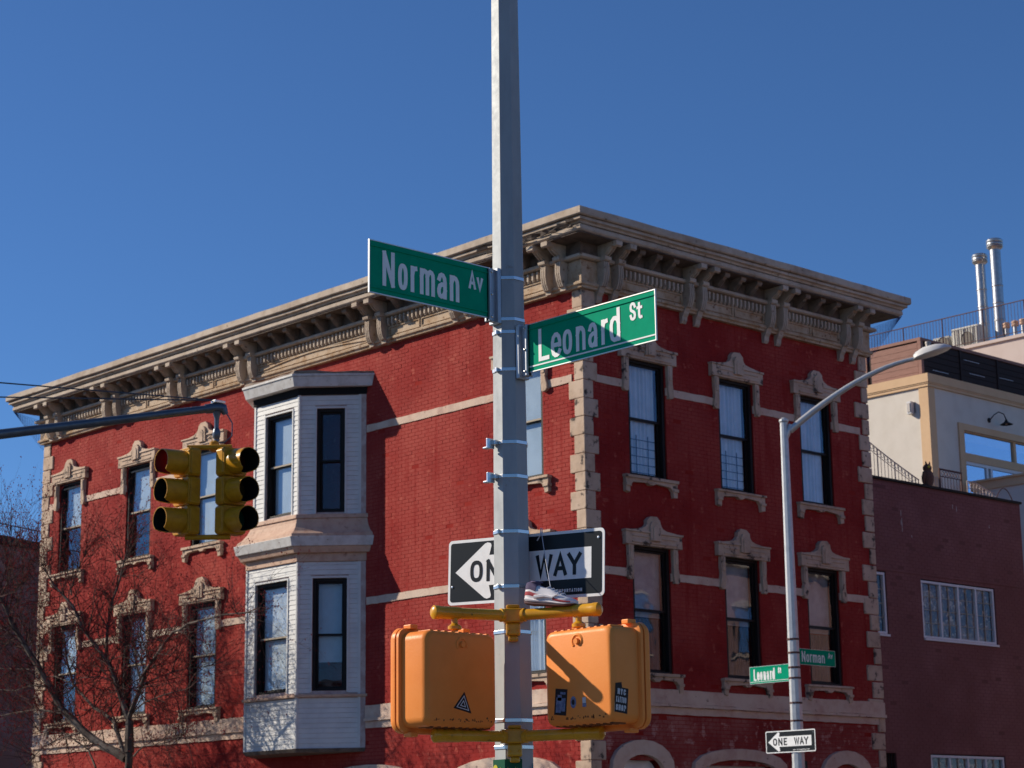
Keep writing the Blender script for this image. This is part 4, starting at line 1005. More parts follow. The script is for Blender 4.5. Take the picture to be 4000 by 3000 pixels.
def blade_sign(name, label, O, dr, out, L, Hh, word, suf, M_, lo_line=True, group='green street name signs'):
    """O = world point of the text-left bottom corner, dr along the text, out toward the reader"""
    O, dr, out = Vector(O), Vector(dr).normalized(), Vector(out).normalized()
    fn = lambda x, y, d: O+dr*x+Vector((0, 0, y))+out*(d+.0021)
    t = thing(name, O+dr*L/2, label, 'street sign', group)
    b = MB(); b.prism([(0, 0), (L, 0), (L, Hh), (0, Hh)], lambda p, d: O+dr*p[0]+Vector((0, 0, p[1]))+out*d, -.0015, .0015); b.build('sign_plate', M['green'], t)
    e = MB(); k = Hh/.23*.0045
    for q in ((-k, -k, 0, Hh+k), (L, -k, L+k, Hh+k), (0, Hh, L, Hh+k), (0, -k, L, 0)):
        e.prism([(q[0], q[1]), (q[2], q[1]), (q[2], q[3]), (q[0], q[3])], lambda p, d: O+dr*p[0]+Vector((0, 0, p[1]))+out*d, -.004, .004)
    e.build('sign_edge', M['sign_edge'], t)
    g = MB()
    for y0, y1 in ((.895, .915),): g.prism([(0.001, Hh*y0), (L-.001, Hh*y0), (L-.001, Hh*y1), (0.001, Hh*y1)], lambda p, d: fn(p[0], p[1], d), -.0005, .004)
    g.build('sign_rib', M['green'], t)
    s = MB()
    if lo_line: s.prism([(0.002, Hh*.085), (L-.002, Hh*.085), (L-.002, Hh*.115), (0.002, Hh*.115)], lambda p, d: fn(p[0], p[1], d), 0, .0015)
    else:
        g2 = MB(); g2.prism([(0.001, Hh*.085), (L-.001, Hh*.085), (L-.001, Hh*.115), (0.001, Hh*.115)], lambda p, d: fn(p[0], p[1], d), -.0005, .004); g2.build('sign_rib', M['green'], t)
    if s.v: s.build('sign_line', M['white_sheet'], t)
    for ch, s0, s1, y0, y1, tt in word+suf:
        s = MB(); glyph(s, ch, s0*L, y0*Hh, (s1-s0)*L, (y1-y0)*Hh, tt*Hh, fn); s.build('letter', M['white_sheet'], t, fix=False)
    return t
def proj(ts, k): return [(t*k/(1+(k-1)*t)) for t in ts]
nn_ = [(230,345),(378,468),(497,560),(585,727),(750,840),(870,960)]
kN = .955; fN = lambda x: ((x-110)/1155)*kN/(1+(kN-1)*((x-110)/1155))
norman = [(ch, fN(a), fN(b), .165, .165+(.69 if ch == 'N' else .52), .088) for ch, (a, b) in zip('Norman', nn_)]
av = [('A', fN(1050), fN(1120), .50, .87, .058), ('v', fN(1128), fN(1188), .50, .765, .058)]
kL = 1.153; fL = lambda x: ((x-640)/1450)*kL/(1+(kL-1)*((x-640)/1450))
ll = [(750,865),(885,995),(1012,1115),(1160,1265),(1297,1400),(1448,1525),(1545,1668)]
leonard = [(ch, fL(a), fL(b), .165, .165+(.69 if ch in 'Ld' else .52), .088) for ch, (a, b) in zip('Leonard', ll)]
st = [('S', fL(1785), fL(1860), .50, .87, .058), ('t', fL(1868), fL(1938), .50, .84, .058)]
PX, PY = 6.1215, 6.5977     # pole axis
blade_sign('street_sign', 'large green Norman Av sign in shade on the near pole', (5.304, PY, 3.944), (1, 0, 0), (0, -1, 0), .708, .231, norman, av, M, lo_line=False)
blade_sign('street_sign', 'large green Leonard St sign half in sun on the near pole', (PX, 6.467, 3.684), (0, -1, 0), (-1, 0, 0), .786, .217, leonard, st, M)

# ------------------------------------------------------------------ near pole
P = thing('signal_pole', (PX, PY, .13), 'tall galvanised eight sided pole carrying signs and walk signals in the foreground', 'pole')
def octa(mb, z0, z1, a0, a1, grow_=0):
    vs_ = []
    for z, a in ((z0, a0), (z1, a1)):
        R_ = (a/2+grow_)/cos(pi/8)
        for k in range(8):
            an = pi/8+k*pi/4; vs_.append((PX+R_*cos(an), PY+R_*sin(an), z))
    mb.add(vs_, [(k, (k+1) % 8, (k+1) % 8+8, k+8) for k in range(8)]+[tuple(range(8))[::-1], tuple(range(8, 16))])
def pw_(z): return .1655-(z-1.9)*.0115
mb = MB(); octa(mb, .13, 9.5, pw_(.13), pw_(9.5)); mb.build('shaft', M['galv'], P, bevel=.002)
mb = MB(); mb.box((PX-.2, PY-.2, .13), (PX+.2, PY+.2, .17)); mb.build('base_plate', M['galv'], P)
def band(z, h=.016):
    mb = MB(); octa(mb, z-h/2, z+h/2, pw_(z-h/2), pw_(z+h/2), .0035); mb.build('strap_band', M['band'], P, bevel=.001)
for z in (4.135, 3.94, 3.88, 3.705, 3.37, 3.215, 2.965, 2.72, 2.52, 2.135, 2.02): band(z)
for z in (3.37, 3.215):   # empty clips on the left side
    mb = MB(); mb.box((PX-.128, PY+.012, z-.028), (PX-.085, PY+.022, z+.018)); mb.box((PX-.128, PY+.02, z-.028), (PX-.10, PY+.045, z-.02)); mb.box((PX-.10, PY-.005, z-.01), (PX-.08, PY+.03, z+.012)); mb.build('clip', M['band'], P, bevel=.002)
for z in (3.88, 3.705, 2.965, 2.72):
    mb = MB(); mb.box((PX-pw_(z)/2-.016, PY-.012, z-.011), (PX-pw_(z)/2-.002, PY+.004, z+.011)); mb.build('clip', M['band'], P, bevel=.003)
# sign brackets: channel castings
def sign_bracket(x, y, z0, z1, lab, alongx):
    mb = MB()
    if alongx:
        mb.box((x, y-.012, z0), (x+.052, y+.012, z1)); mb.box((x+.038, y-.032, z0-.008), (x+.06, y+.032, z1+.004)); mb.box((x-.0, y-.02, z0), (x+.012, y+.02, z1))
    else:
        mb.box((x-.012, y, z0), (x+.012, y+.052, z1)); mb.box((x-.032, y+.038, z0-.008), (x+.032, y+.06, z1+.004)); mb.box((x-.02, y, z0), (x+.02, y+.012, z1))
    t = mb.build('sign_bracket', M['bracket'], P, bevel=.004); t['label'] = lab
    for k in range(3):
        z = z0+.02+(z1-z0-.04)*k/2; p = (x+.01, y-.02, z) if alongx else (x-.02, y+.01, z); a = (0, -1, 0) if alongx else (-1, 0, 0)
        MB().lathe([(.006, -.003), (.006, .004), (.003, .007), (0, .0075)], p, a, 8).build('bolt', M['band'], t)
sign_bracket(5.99, PY, 3.925, 4.175, 'aluminium bracket holding the Norman Av sign to the near pole', True)
sign_bracket(PX, 6.46, 3.665, 3.905, 'aluminium bracket holding the Leonard St sign to the near pole', False)

# ------------------------------------------------------------------ one way signs
def oneway(label, O, dr, out, L, Hh, tiny=True):
    O, dr, out = Vector(O), Vector(dr).normalized(), Vector(out).normalized(); upv = dr.cross(out)*-1; upv = upv if upv.z > 0 else -upv
    t = thing('one_way_sign', O+dr*L/2, label, 'traffic sign', 'one way signs')
    fn0 = lambda p, d: O+dr*p[0]+upv*p[1]+out*d
    def rr_(x0, y0, x1, y1, r):
        o = []
        for cx_, cy_, a in ((x1-r, y1-r, 0), (x0+r, y1-r, 90), (x0+r, y0+r, 180), (x1-r, y0+r, 270)):
            o += [(cx_+r*cos(R(a+k*22.5)), cy_+r*sin(R(a+k*22.5))) for k in range(5)]
        return o
    MB().prism(rr_(0, 0, L, Hh, Hh*.07), fn0, -.002, .001).build('sign_plate', M['white_sheet'], t)
    b = Hh*.045; MB().prism(rr_(b, b, L-b, Hh-b, Hh*.045), fn0, .001, .002).build('black_field', M['black_sheet'], t)
    # arrow: round cornered head and a shaft
    ax, tip = L*.40/1.0, L*.075
    A = [(L*.05, Hh*.5), (L*.245, Hh*.915), (L*.262, Hh*.93), (L*.283, Hh*.915), (L*.288, Hh*.88), (L*.274, Hh*.735), (L*.922, Hh*.735), (L*.922, Hh*.275), (L*.274, Hh*.275), (L*.288, Hh*.12), (L*.283, Hh*.085), (L*.262, Hh*.07), (L*.245, Hh*.085)]
    MB().prism(A, fn0, .002, .003).build('arrow', M['white_sheet'], t)
    tx = MB(); fn = lambda x, y, d: O+dr*x+upv*y+out*(d+.0031)
    h = Hh*.33; y = Hh*.335; xs_ = [('O', .150, .232), ('N', .258, .340), ('E', .368, .434), ('W', .578, .682), ('A', .690, .772), ('Y', .776, .862)]
    for ch, a, b_ in xs_: tx = MB(); glyph(tx, ch, a*L, y, (b_-a)*L, h, h*.185, fn); tx.build('letter', M['black_sheet'], t, fix=False)
    tn = MB(); text(tn, 'DEPT. OF TRANSPORTATION', L*.555, Hh*.085, Hh*.05, Hh*.011, fn, .62, .3); tn.build('small_print', M['white_sheet'], t, fix=False)
    for p in ((.03*L, Hh*.28), (.965*L, Hh*.86)): MB().lathe([(.007, 0), (.006, .003), (0, .004)], fn0(p, .002), tuple(out), 8).build('bolt', M['band'], t)
    return t
a = R(-82); gx, gy = PX+.092*.680, PY+.092*.733
oneway('black and white ONE WAY sign behind the near pole, part hidden by it', (gx-.382*cos(a), gy-.382*sin(a), 2.684), (cos(a), sin(a), -.0335), (sin(a), -cos(a), 0), .898, .298)
MB().box((gx-.03, gy-.05, 2.72), (gx-.045, gy-.03, 2.965)).build('sign_mount', M['bracket'], P)

# ------------------------------------------------------------------ walk signals and their yellow arms
v_ax = Vector((.681, .733, 0)); hub = Vector((6.035, 6.500, 0)); dL = Vector((cos(R(165)), sin(R(165)), 0)); dR_ = Vector((cos(R(-73)), sin(R(-73)), 0))
for z, lab in ((2.583, 'upper yellow arm holding the tops of the two orange walk signals'), (2.062, 'lower yellow arm holding the bottoms of the two orange walk signals')):
    t = MB().cyl(hub+v_ax*.03+Vector((0,0,z-.02)), hub+v_ax*.03+Vector((0,0,z+.02)), .04, 12).build('signal_arm', M['yellow2'], P); t['label'] = lab
    for d, L, sd_ in ((dL, .385, 0), (dR_, .425, 0)):
        MB().tube([hub+Vector((0,0,z))+d*.045, hub+Vector((0,0,z))+d*(L-.02)], .0245, 16).build('arm_tube', M['yellow2'], t, smooth=True)
        MB().lathe([(0, .03), (.020, .028), (.030, .02), (.030, -.005), (.028, -.01), (.028, -.10), (.0245, -.103)], hub+Vector((0,0,z))+d*(L-.02), tuple(d), 16).build('end_cap', M['yellow2'], t, smooth=True)
        MB().lathe([(.0245, 0), (.030, .004), (.030, .012), (.0245, .016)], hub+Vector((0,0,z))+d*.05, tuple(d), 16).build('collar', M['yellow2'], t, smooth=True)
        sgn = -1 if z > 2.3 else 1
        MB().cyl(hub+d*(L-.10)+Vector((0,0,z+sgn*.015)), hub+d*(L-.10)+Vector((0,0,z+sgn*.095)), .014, 12).build('stem', M['yellow2'], t, smooth=True)
        MB().lathe([(.014, 0), (.03, .012), (.03, .025), (.014, .03)], hub+d*(L-.10)+Vector((0,0,z-sgn*-.045)), (0, 0, sgn), 12).build('flange', M['yellow2'], t, smooth=True)
    h = MB(); v = Vector((.681, .733, 0)); s = Vector((.733, -.681, 0))
    def hb(a, b, za, zb, e0, e1):
        h.prism([(a, e0), (b, e0), (b, e1), (a, e1)], lambda p, zz: hub+s*p[0]+v*p[1]+Vector((0, 0, zz)), za, zb)
    hb(-.045, .045, z-.030, z+.032, -.015, .05); hb(-.032, .032, z-.085, z-.031, -.005, .052); hb(-.022, .022, z-.11, z-.086, .005, .052); hb(-.03, .03, z+.033, z+.05, .0, .052)
    h.build('hub', M['yellow2'], t, bevel=.008)
    for q in (-.018, .02): MB().lathe([(.006, 0), (.006, .008), (0, .01)], hub+s*q-v*.004+Vector((0,0,z-.06)), tuple(-v), 8).build('bolt', M['yellow2'], t)

def ped_head(label, cx_, cy_, z0, z1, back, stick):
    """back: unit vector toward which the blank back of the housing points"""
    bk_ = Vector(back); sdv = Vector((0, 0, 1)).cross(bk_); W2 = .203; D0 = .155
    t = thing('pedestrian_signal', (cx_, cy_, z0), label, 'walk signal', 'orange walk signals')
    o = Vector((cx_, cy_, 0))
    def G(a, d, z): q = o+sdv*a+bk_*d; return (q.x, q.y, z)
    # tapered rounded shell as stacked rings along the depth
    def ringpts(hw, za, zb, r, d):
        o_ = []
        for sx, zz, a0 in ((hw-r, zb-r, 0), (-hw+r, zb-r, 90), (-hw+r, za+r, 180), (hw-r, za+r, 270)):
            o_ += [G(sx+r*cos(R(a0+k*18)), d, zz+r*sin(R(a0+k*18))) for k in range(6)]
        return o_
    def shell(rings):
        mb = MB(); n = len(rings[0]); vs_ = [p for r in rings for p in r]
        mb.add(vs_, [(i*n+k, i*n+(k+1) % n, (i+1)*n+(k+1) % n, (i+1)*n+k) for i in range(len(rings)-1) for k in range(n)]+[tuple(range(n)), tuple(range((len(rings)-1)*n, len(rings)*n))]); return mb
    d1 = .10; d0 = d1-D0
    shell([ringpts(W2, z0+.01, z1-.01, .04, d0), ringpts(W2-.001, z0+.01, z1-.01, .04, d1-.03), ringpts(W2-.004, z0+.014, z1-.014, .038, d1-.012), ringpts(W2-.012, z0+.022, z1-.022, .034, d1-.003), ringpts(W2-.024, z0+.034, z1-.034, .03, d1)]).build('housing', M['orange'], t, smooth=True)
    shell([ringpts(W2+.012, z0-.004, z1+.004, .045, d0-.022), ringpts(W2+.016, z0-.008, z1+.008, .045, d0-.018), ringpts(W2+.016, z0-.008, z1+.008, .045, d0-.004), ringpts(W2+.01, z0-.002, z1+.002, .045, d0-.0005)]).build('rim', M['orange'], t, smooth=True)
    shell([ringpts(W2+.016, z0-.008, z1+.008, .05, d0-.055), ringpts(W2+.02, z0-.012, z1+.012, .05, d0-.045), ringpts(W2+.018, z0-.01, z1+.01, .05, d0-.026)]).build('door', M['orange'], t, smooth=True)
    MB().prism([(-.18, z0+.05), (.18, z0+.05), (.18, z1-.05), (-.18, z1-.05)], lambda p, d: G(p[0], d, p[1]), d0-.056, d0-.060).build('lens', M['black_in'], t)
    # round boss with a hood near the top of the back
    cz = z1-.065
    MB().tube([G(.028*cos(R(k*20)), d1-.004, cz+.028*sin(R(k*20))) for k in range(-1, 12)], .009, 6).build('boss', M['orange'], t, smooth=True)
    bo = MB(); bo.lathe([(0, .012), (.012, .012), (.014, .0)], G(0, d1, cz), tuple(bk_), 14); bo.build('boss', M['orange'], t, smooth=True)
    # ribs on top and bottom, hinges
    for k in range(9):
        a = -.16+k*.04
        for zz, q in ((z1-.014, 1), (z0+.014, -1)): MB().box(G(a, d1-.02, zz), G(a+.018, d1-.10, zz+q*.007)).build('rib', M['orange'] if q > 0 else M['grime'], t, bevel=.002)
    for a in (-.15, .15):
        for zz in (z0-.018, z1+.012): MB().box(G(a-.02, d0-.03, zz-.008), G(a+.02, d0+.02, zz+.012)).build('hinge', M['orange'], t, bevel=.004)
    gr = MB(); rr = random.Random(int(cx_*100))
    for k in range(26):
        a = rr.uniform(-.17, .17); z = z0+.032+abs(rr.gauss(0, .006)); L = rr.uniform(.003, .011)
        gr.prism([(a, z), (a+rr.uniform(.003, .012), z), (a+.006, z+L), (a+.002, z+L)], lambda p, d: G(p[0], d, p[1]), d1+.0002, d1+.0006)
    g_ = gr.build('grime_streaks', M['grime'], t); g_['kind'] = 'stuff'
    stick(t, G, z0, z1, d1, W2, d0)
    return t
def stL_(t, G, z0, z1, d1, W2, d0):
    q = lambda p, d: G(p[0], d, p[1])
    # back seen with a = sdv direction ; triangle sticker low on the back
    T0 = [(STS*.0505, z0+.07), (-STS*.0495+STS*.0, z0+.09), (STS*.012, z0+.16)]
    m = MB(); m.prism(T0, q, d1+.0004, d1+.0012); m.build('triangle_sticker', M['sticker_dk'], t)
    cc = (sum(p[0] for p in T0)/3, sum(p[1] for p in T0)/3)
    for f0, f1 in ((.72, .60), (.34, .22)):
        m = MB()
        for i in range(3):
            A_, B_ = T0[i], T0[(i+1) % 3]; L_ = lambda P_, f: (cc[0]+(P_[0]-cc[0])*f, cc[1]+(P_[1]-cc[1])*f)
            m.prism([L_(A_, f0), L_(B_, f0), L_(B_, f1), L_(A_, f1)], q, d1+.0012, d1+.0018)
        m.build('sticker_line', M['sticker_w'], t)
STS = 1
def stR_(t, G, z0, z1, d1, W2, d0):
    q = lambda p, d: G(p[0], d, p[1])
    def quad(cx_, cz, w, h, rot, m, d=.0004, nm='sticker'):
        P_ = [(cx_+x*cos(rot)-y*sin(rot), cz+x*sin(rot)+y*cos(rot)) for x, y in ((-w,-h),(w,-h),(w,h),(-w,h))]
        mb = MB(); mb.prism(P_, q, d1+d, d1+d+.0006); mb.build(nm, m, t)
    s = SDR
    quad(s*-.105, z0+.11, .036, .055, R(-6)*s, M['sticker_dk']); 
    for dx, dz, w, h in ((-.013, -.012, .015, .032), (.014, -.012, .013, .028), (-.006, .018, .012, .012), (.014, .036, .016, .005)): quad(s*(-.105+dx), z0+.11+dz, w, h, R(-6)*s, M['sticker_blue'], .0012)
    mb = MB(); cx_, cz = s*-.030, z0+.105
    mb.prism([(cx_+.017*cos(k*pi/8), cz+.025*sin(k*pi/8)) for k in range(16)], q, d1+.0004, d1+.001); mb.build('round_sticker', M['sticker_blue'], t)
    mb = MB(); mb.prism([(cx_+.009*cos(k*pi/6), cz+.012*sin(k*pi/6)) for k in range(12)], q, d1+.0012, d1+.0016); mb.build('round_sticker', M['sticker_dk'], t)
    quad(s*.035, z0+.11, .010, .012, 0, M['sticker_w']); quad(s*.036, z0+.09, .011, .008, 0, M['sticker_blue'], .0004)
    # NYC TATTOO SHOP sticker on the side that faces the street
    side = s*W2
    def qs(p, d): return G(side+s*d, p[0], p[1])
    def SS(x, y): r_a = R(6); return (d1-.05-(x*cos(r_a)+y*sin(r_a)) , z0+.108+(-x*sin(r_a)+y*cos(r_a)))
    mb = MB(); mb.prism([SS(-.038, -.058), SS(.038, -.058), SS(.038, .046), SS(.0, .046), SS(-.005, .068), SS(-.038, .06)], qs, -.0012, .0006); mb.build('sticker', M['sticker_dk'], t)
    tx = MB(); fn = lambda x, y, d: qs(SS(x, y), d+.0008)
    text(tx, 'NYC', -.026, .016, .024, .0052, fn, .55, .18); text(tx, 'TATTOO', -.034, -.017, .024, .0046, fn, .36, .08); text(tx, 'SHOP', -.032, -.050, .024, .0052, fn, .5, .16)
    tx.build('lettering', M['sticker_w'], t, fix=False)
SDR = 1
ped_head('orange walk signal left of the near pole, back in shade with a triangle sticker', 5.735, 6.60, 2.082, 2.505, (0, -1, 0), stL_)
ped_head('orange walk signal right of the near pole, sunlit back, NYC TATTOO SHOP sticker', 6.135, 6.105, 2.082, 2.505, (-1, 0, 0), stR_)

# ------------------------------------------------------------------ sneaker on the arm
base = hub+dR_*.185+Vector((0, 0, 2.612)); sx_ = dR_.copy(); sy_ = Vector((0, 0, 1)).cross(sx_)
def sneaker(base, rz, tilt, label):
    t = thing('sneaker', base, label, 'shoe')
    mt = Matrix.Translation(base) @ Matrix.Rotation(rz, 4, 'Z') @ Matrix.Rotation(tilt, 4, 'Y')
    def P_(x, y, z): return mt @ Vector((x, y, z))
    # cross sections: x, half width, sole z, top z
    sec = [(-.120,.018,.012,.075),(-.112,.030,.004,.098),(-.09,.035,0,.103),(-.06,.036,0,.088),(-.03,.035,0,.080),(0,.036,0,.078),(.03,.040,0,.066),(.06,.043,0,.052),(.09,.042,.002,.043),(.115,.034,.008,.036),(.132,.016,.014,.028)]
    def loft(z_lo, z_hi, wf, nm, m, x0=-9, x1=9, n=12):
        rings = []
        for x, w, s0, s1 in sec:
            if not x0 <= x <= x1: continue
            a0, a1 = s0+(s1-s0)*z_lo, s0+(s1-s0)*z_hi; r_ = []
            for k in range(n):
                an = 2*pi*k/n; r_.append(P_(x, wf*w*math.copysign(abs(cos(an))**.7, cos(an)), (a0+a1)/2+(a1-a0)/2*math.copysign(abs(sin(an))**.8, sin(an))))
            rings.append(r_)
        mb = MB(); n_ = n
        mb.add([p for r in rings for p in r], [(i*n_+k, i*n_+(k+1) % n_, (i+1)*n_+(k+1) % n_, (i+1)*n_+k) for i in range(len(rings)-1) for k in range(n_)]+[tuple(range(n_)), tuple(range((len(rings)-1)*n_, len(rings)*n_))])
        return mb.build(nm, m, t, smooth=True)
    loft(.16, 1, .93, 'upper', M['shoe_white']); loft(-.02, .14, 1.08, 'outsole', M['shoe_sole']); loft(.12, .34, 1.06, 'midsole', M['shoe_white'])
    loft(.34, .66, 1.0, 'side_panel', M['shoe_red'], -.125, -.02); loft(.30, .62, 1.0, 'side_panel', M['shoe_red'], .02, .12)
    loft(.5, 1.03, .97, 'heel_panel', M['shoe_dark'], -.125, -.055)
    for s in (-1, 1):
        MB().tube([P_(-.06, s*.037, .035), (P_(-.01, s*.038, .042)), P_(.03, s*.040, .036), P_(.055, s*.041, .050)], [.009, .008, .005, .003], 6).build('side_stripe', M['shoe_white'], t, smooth=True)
    for k in range(5): MB().tube([P_(-.01+k*.018, -.022, .076-k*.006), P_(-.005+k*.018, 0, .084-k*.0065), P_(-.01+k*.018, .022, .076-k*.006)], .0028, 5).build('lace', M['lace'], t)
    MB().lathe([(.03, 0), (.026, .006), (.02, 0), (.02, -.01)], P_(-.075, 0, .099), tuple((mt.to_3x3() @ Vector((0, 0, 1)))), 14).build('collar', M['shoe_dark'], t, smooth=True)
    # lace running up over the sign
    q0 = P_(-.005, 0, .085); top_ = Vector((gx, gy, 2.985))+Vector((cos(a), sin(a), 0))*.175-Vector((-sin(a), cos(a), 0))*-.0
    outv = Vector((sin(a), -cos(a), 0))*.006
    MB().tube([q0, q0.lerp(top_+outv, .5)+Vector((0,0,-.01)), top_+outv, top_-outv, top_-outv+Vector((0,0,-.06))], .0017, 5).build('lace', M['lace'], t)
    MB().tube([top_+outv, top_+outv+Vector((.012*cos(a)*-1, 0, -.03)), top_+outv*1.4+Vector((-.02*cos(a), -.02*sin(a), -.055))], .0028, 5).build('lace', M['lace'], t)
    t2 = top_-Vector((cos(a), sin(a), 0))*.085
    MB().tube([t2-outv, t2+outv, t2+outv+Vector((0, 0, -.04)), t2+outv*1.3+Vector((0, 0, -.068))], .0024, 5).build('lace', M['lace'], t)
    return t
sneaker(base, math.atan2(dR_.y, dR_.x), R(6), 'white and dusty red sneaker hung by its laces on the yellow arm')

# small green wrap sign at the foot of the picture
t = thing('small_green_sign', (PX, PY, 1.75), 'small dark green sign with yellow emblem and script wrapped round the near pole', 'sign')
mb = MB(); vs_ = []
R_ = (pw_(1.9)/2+.008)
pl = []
for k in range(3, 6):   # facets facing -x, -x-y and -y
    an0 = pi/8+(k)*pi/4; pl.append((PX+R_/cos(pi/8)*cos(an0), PY+R_/cos(pi/8)*sin(an0)))
pin = [(PX+(x-PX)*.95, PY+(y-PY)*.95) for x, y in pl]
mb.prism(pl+pin[::-1], lambda p, z: (p[0], p[1], z), 1.62, 1.968); mb.build('sign_plate', M['dkgreen'], t)
def onface(ang, s, d): # point on the facet whose normal is ang
    nx, ny = cos(ang), sin(ang); return Vector((PX+nx*(R_+d)-ny*s, PY+ny*(R_+d)+nx*s, 0))
mb = MB(); mb.prism([(.014*cos(k*pi/7)+.022, 1.93+.016*sin(k*pi/7)) for k in range(14)], lambda p, d: onface(pi, -p[0]+.0, d)+Vector((0, 0, p[1])), .0003, .0012); mb.build('emblem', M['yel_print'], t)
mb = MB()
for ang, s0 in ((pi, .008), (pi*1.25, -.028), (pi*1.25, .006)):
    pts = [onface(ang, s0+.003*k, .001)+Vector((0, 0, 1.925+.006*sin(k*1.9)+.004*(k == 1))) for k in range(9)]
    mb.tube(pts, .0011, 4)
mb.build('script', M['yel_print'], t)
mb = MB(); mb.prism([(.0, 1.62), (.025, 1.62), (.025, 1.95), (.02, 1.95)], lambda p, d: onface(pi*1.5, p[0], d)+Vector((0, 0, p[1])), .0003, .0015); mb.build('teal_edge', M['teal'], t)

# ------------------------------------------------------------------ far street lamp and its signs
Q = 35.2/28
def far(p): return Vector((p[0]*Q, p[1]*Q, 1.6+(p[2]-1.6)*Q))
lx, ly = 27.24, 22.293
L = thing('street_lamp', (lx, ly, .13), 'slim steel street lamp post with a long curved arm before the red wall', 'street lamp')
MB().tube([(lx, ly, .13), (lx, ly, 4), (lx, ly, 8.80)], [.12, .105, .068], 10).build('post', M['galv_lamp'], L)
MB().lathe([(.072, 0), (.085, .02), (.085, .05), (.03, .09), (0, .10)], (lx, ly, 8.79), n=12).build('post_cap', M['galv_lamp'], L)
a0, a1, a2 = far((21.718, 17.672, 7.205)), far((22.306, 16.925, 7.854)), far((22.785, 16.274, 8.139))
pts = []
for k in range(13):
    s = k/12; pts.append((1-s)**2*a0+2*s*(1-s)*(a1*2-(a0+a2)*.5)+s*s*a2)
MB().tube(pts, [.062-.026*k/12 for k in range(13)], 10).build('arm', M['galv_lamp'], L, smooth=True)
MB().cyl(a0-Vector((.05, -.05, .12)), a0+Vector((.02, -.02, .1)), .05, 10).build('clamp', M['galv_lamp'], L)
hd = far((23.079, 15.854, 8.272)); ax = (hd-a2); Lh = ax.length; ax.normalize(); sd_ = ax.cross(Vector((0, 0, 1))).normalized(); up = sd_.cross(ax)
rings = []; 
for s, w, hh in ((0, .07, .07), (.08, .12, .11), (.3, .19, .15), (.6, .21, .14), (.85, .16, .09), (1, .04, .03)):
    rings.append([a2+ax*(Lh*s)+sd_*w*cos(2*pi*k/12)+up*((.0 if sin(2*pi*k/12) < 0 else 1)*hh*sin(2*pi*k/12)+(hh*.3*sin(2*pi*k/12) if sin(2*pi*k/12) < 0 else 0)) for k in range(12)])
mb = MB(); mb.add([p for r in rings for p in r], [(i*12+k, i*12+(k+1) % 12, (i+1)*12+(k+1) % 12, (i+1)*12+k) for i in range(5) for k in range(12)]+[tuple(range(12)), tuple(range(60, 72))])
mb.build('luminaire', M['lampwhite'], L, smooth=True)
MB().lathe([(.05, 0), (.05, .10), (.055, .10), (.055, .14), (.0, .16)], a2+ax*Lh*.42+up*.08, n=12).build('photocell', M['fixture'], L, smooth=True)
for z in (4.98, 4.75, 4.5, 4.32, 3.9, 3.6, 3.3): MB().lathe([(.105, 0), (.112, .005), (.112, .03), (.105, .035)], (lx, ly, z), n=10).build('strap_band', M['railbrown'], L)
blade_sign('street_sign', 'small distant Leonard St sign, bright in sun, on the far lamp post', (lx-.02, ly+.98, 4.30), (0, -1, 0), (-1, 0, 0), .88, .285, [(a_, .1+.83*(s0-.09), .1+.83*(s1-.09), y0, y1, .10) for a_, s0, s1, y0, y1, _ in leonard], [(a_, .1+.86*(s0-.09), .1+.86*(s1-.09), y0, y1, .07) for a_, s0, s1, y0, y1, _ in st], M)
blade_sign('street_sign', 'small distant Norman Av sign, in shade, on the far lamp post', (lx+.13, ly, 4.585), (1, 0, 0), (0, -1, 0), .99, .265, [(a_, s0-.02, s1-.02, y0, y1, .09) for a_, s0, s1, y0, y1, _ in norman], av, M, lo_line=False)
oneway('small distant ONE WAY sign low on the far lamp post', (lx-.12, 22.89, 3.09), (0, -1, 0), (-1, 0, 0), 1.08, .37)
MB().box((lx+.08, ly-.03, 2.78), (lx+.2, ly+.03, 2.95)).build('clamp', M['iron'], L)

# ------------------------------------------------------------------ traffic light on its mast arm
A = thing('mast_arm', (8.9, 25.5, .13), 'dark steel mast arm with two guy cables reaching in from the left', 'mast arm')
e_ = Vector((13.80, 20.26, 6.86)); pb = Vector((8.9, 25.55, 6.05)); dv = (Vector((11.676, 21.539, 6.482))-Vector((13.867, 20.198, 6.881)))
pb = Vector((13.867, 20.198, 6.87))+dv*2.7
A.location = (pb.x, pb.y, .13)
MB().tube([Vector((13.83, 20.22, 6.87)), pb], [.048, .085], 14).build('arm', M['arm_blue'], A, smooth=True)
MB().cyl((pb.x, pb.y, .13), (pb.x, pb.y, 8.6), .12, 12, .09).build('post', M['galv'], A, smooth=True)
MB().tube([Vector((13.74, 20.275, 6.855)), Vector((13.86, 20.205, 6.878)), Vector((13.93, 20.165, 6.87)), Vector((13.955, 20.15, 6.80))], [.058, .066, .06, .035], 12).build('end_cap', M['arm_blue'], A, smooth=True)
MB().box((13.80, 20.15, 6.93), (13.95, 20.25, 6.965)).build('cable_clamp', M['band'], A, bevel=.006)
hz = Vector((13.86, 20.20, 0))
cb0 = Vector((13.86, 20.20, 6.965))
for z_l in (7.105, 6.93):
    q = Vector((11.676, 21.539, z_l)); MB().tube([cb0, q, cb0+(q-cb0)*2.7], .009, 5).build('cable', M['cable'], A)
MB().tube([(13.86, 20.20, 6.82), (13.86, 20.20, 6.74), (13.86, 20.20, 6.62)], [.055, .03, .028], 12).build('drop_fitting', M['arm_blue'], A, smooth=True)
MB().lathe([(.03, 0), (.045, .03), (.05, .07), (.045, .11), (.03, .14)], (13.86, 20.20, 6.48), n=12).build('swivel', M['arm_blue'], A, smooth=True)
MB().tube([(13.86, 20.20, 6.50), (13.86, 20.2, 6.38)], .03, 10).build('drop_fitting', M['arm_blue'], A, smooth=True)
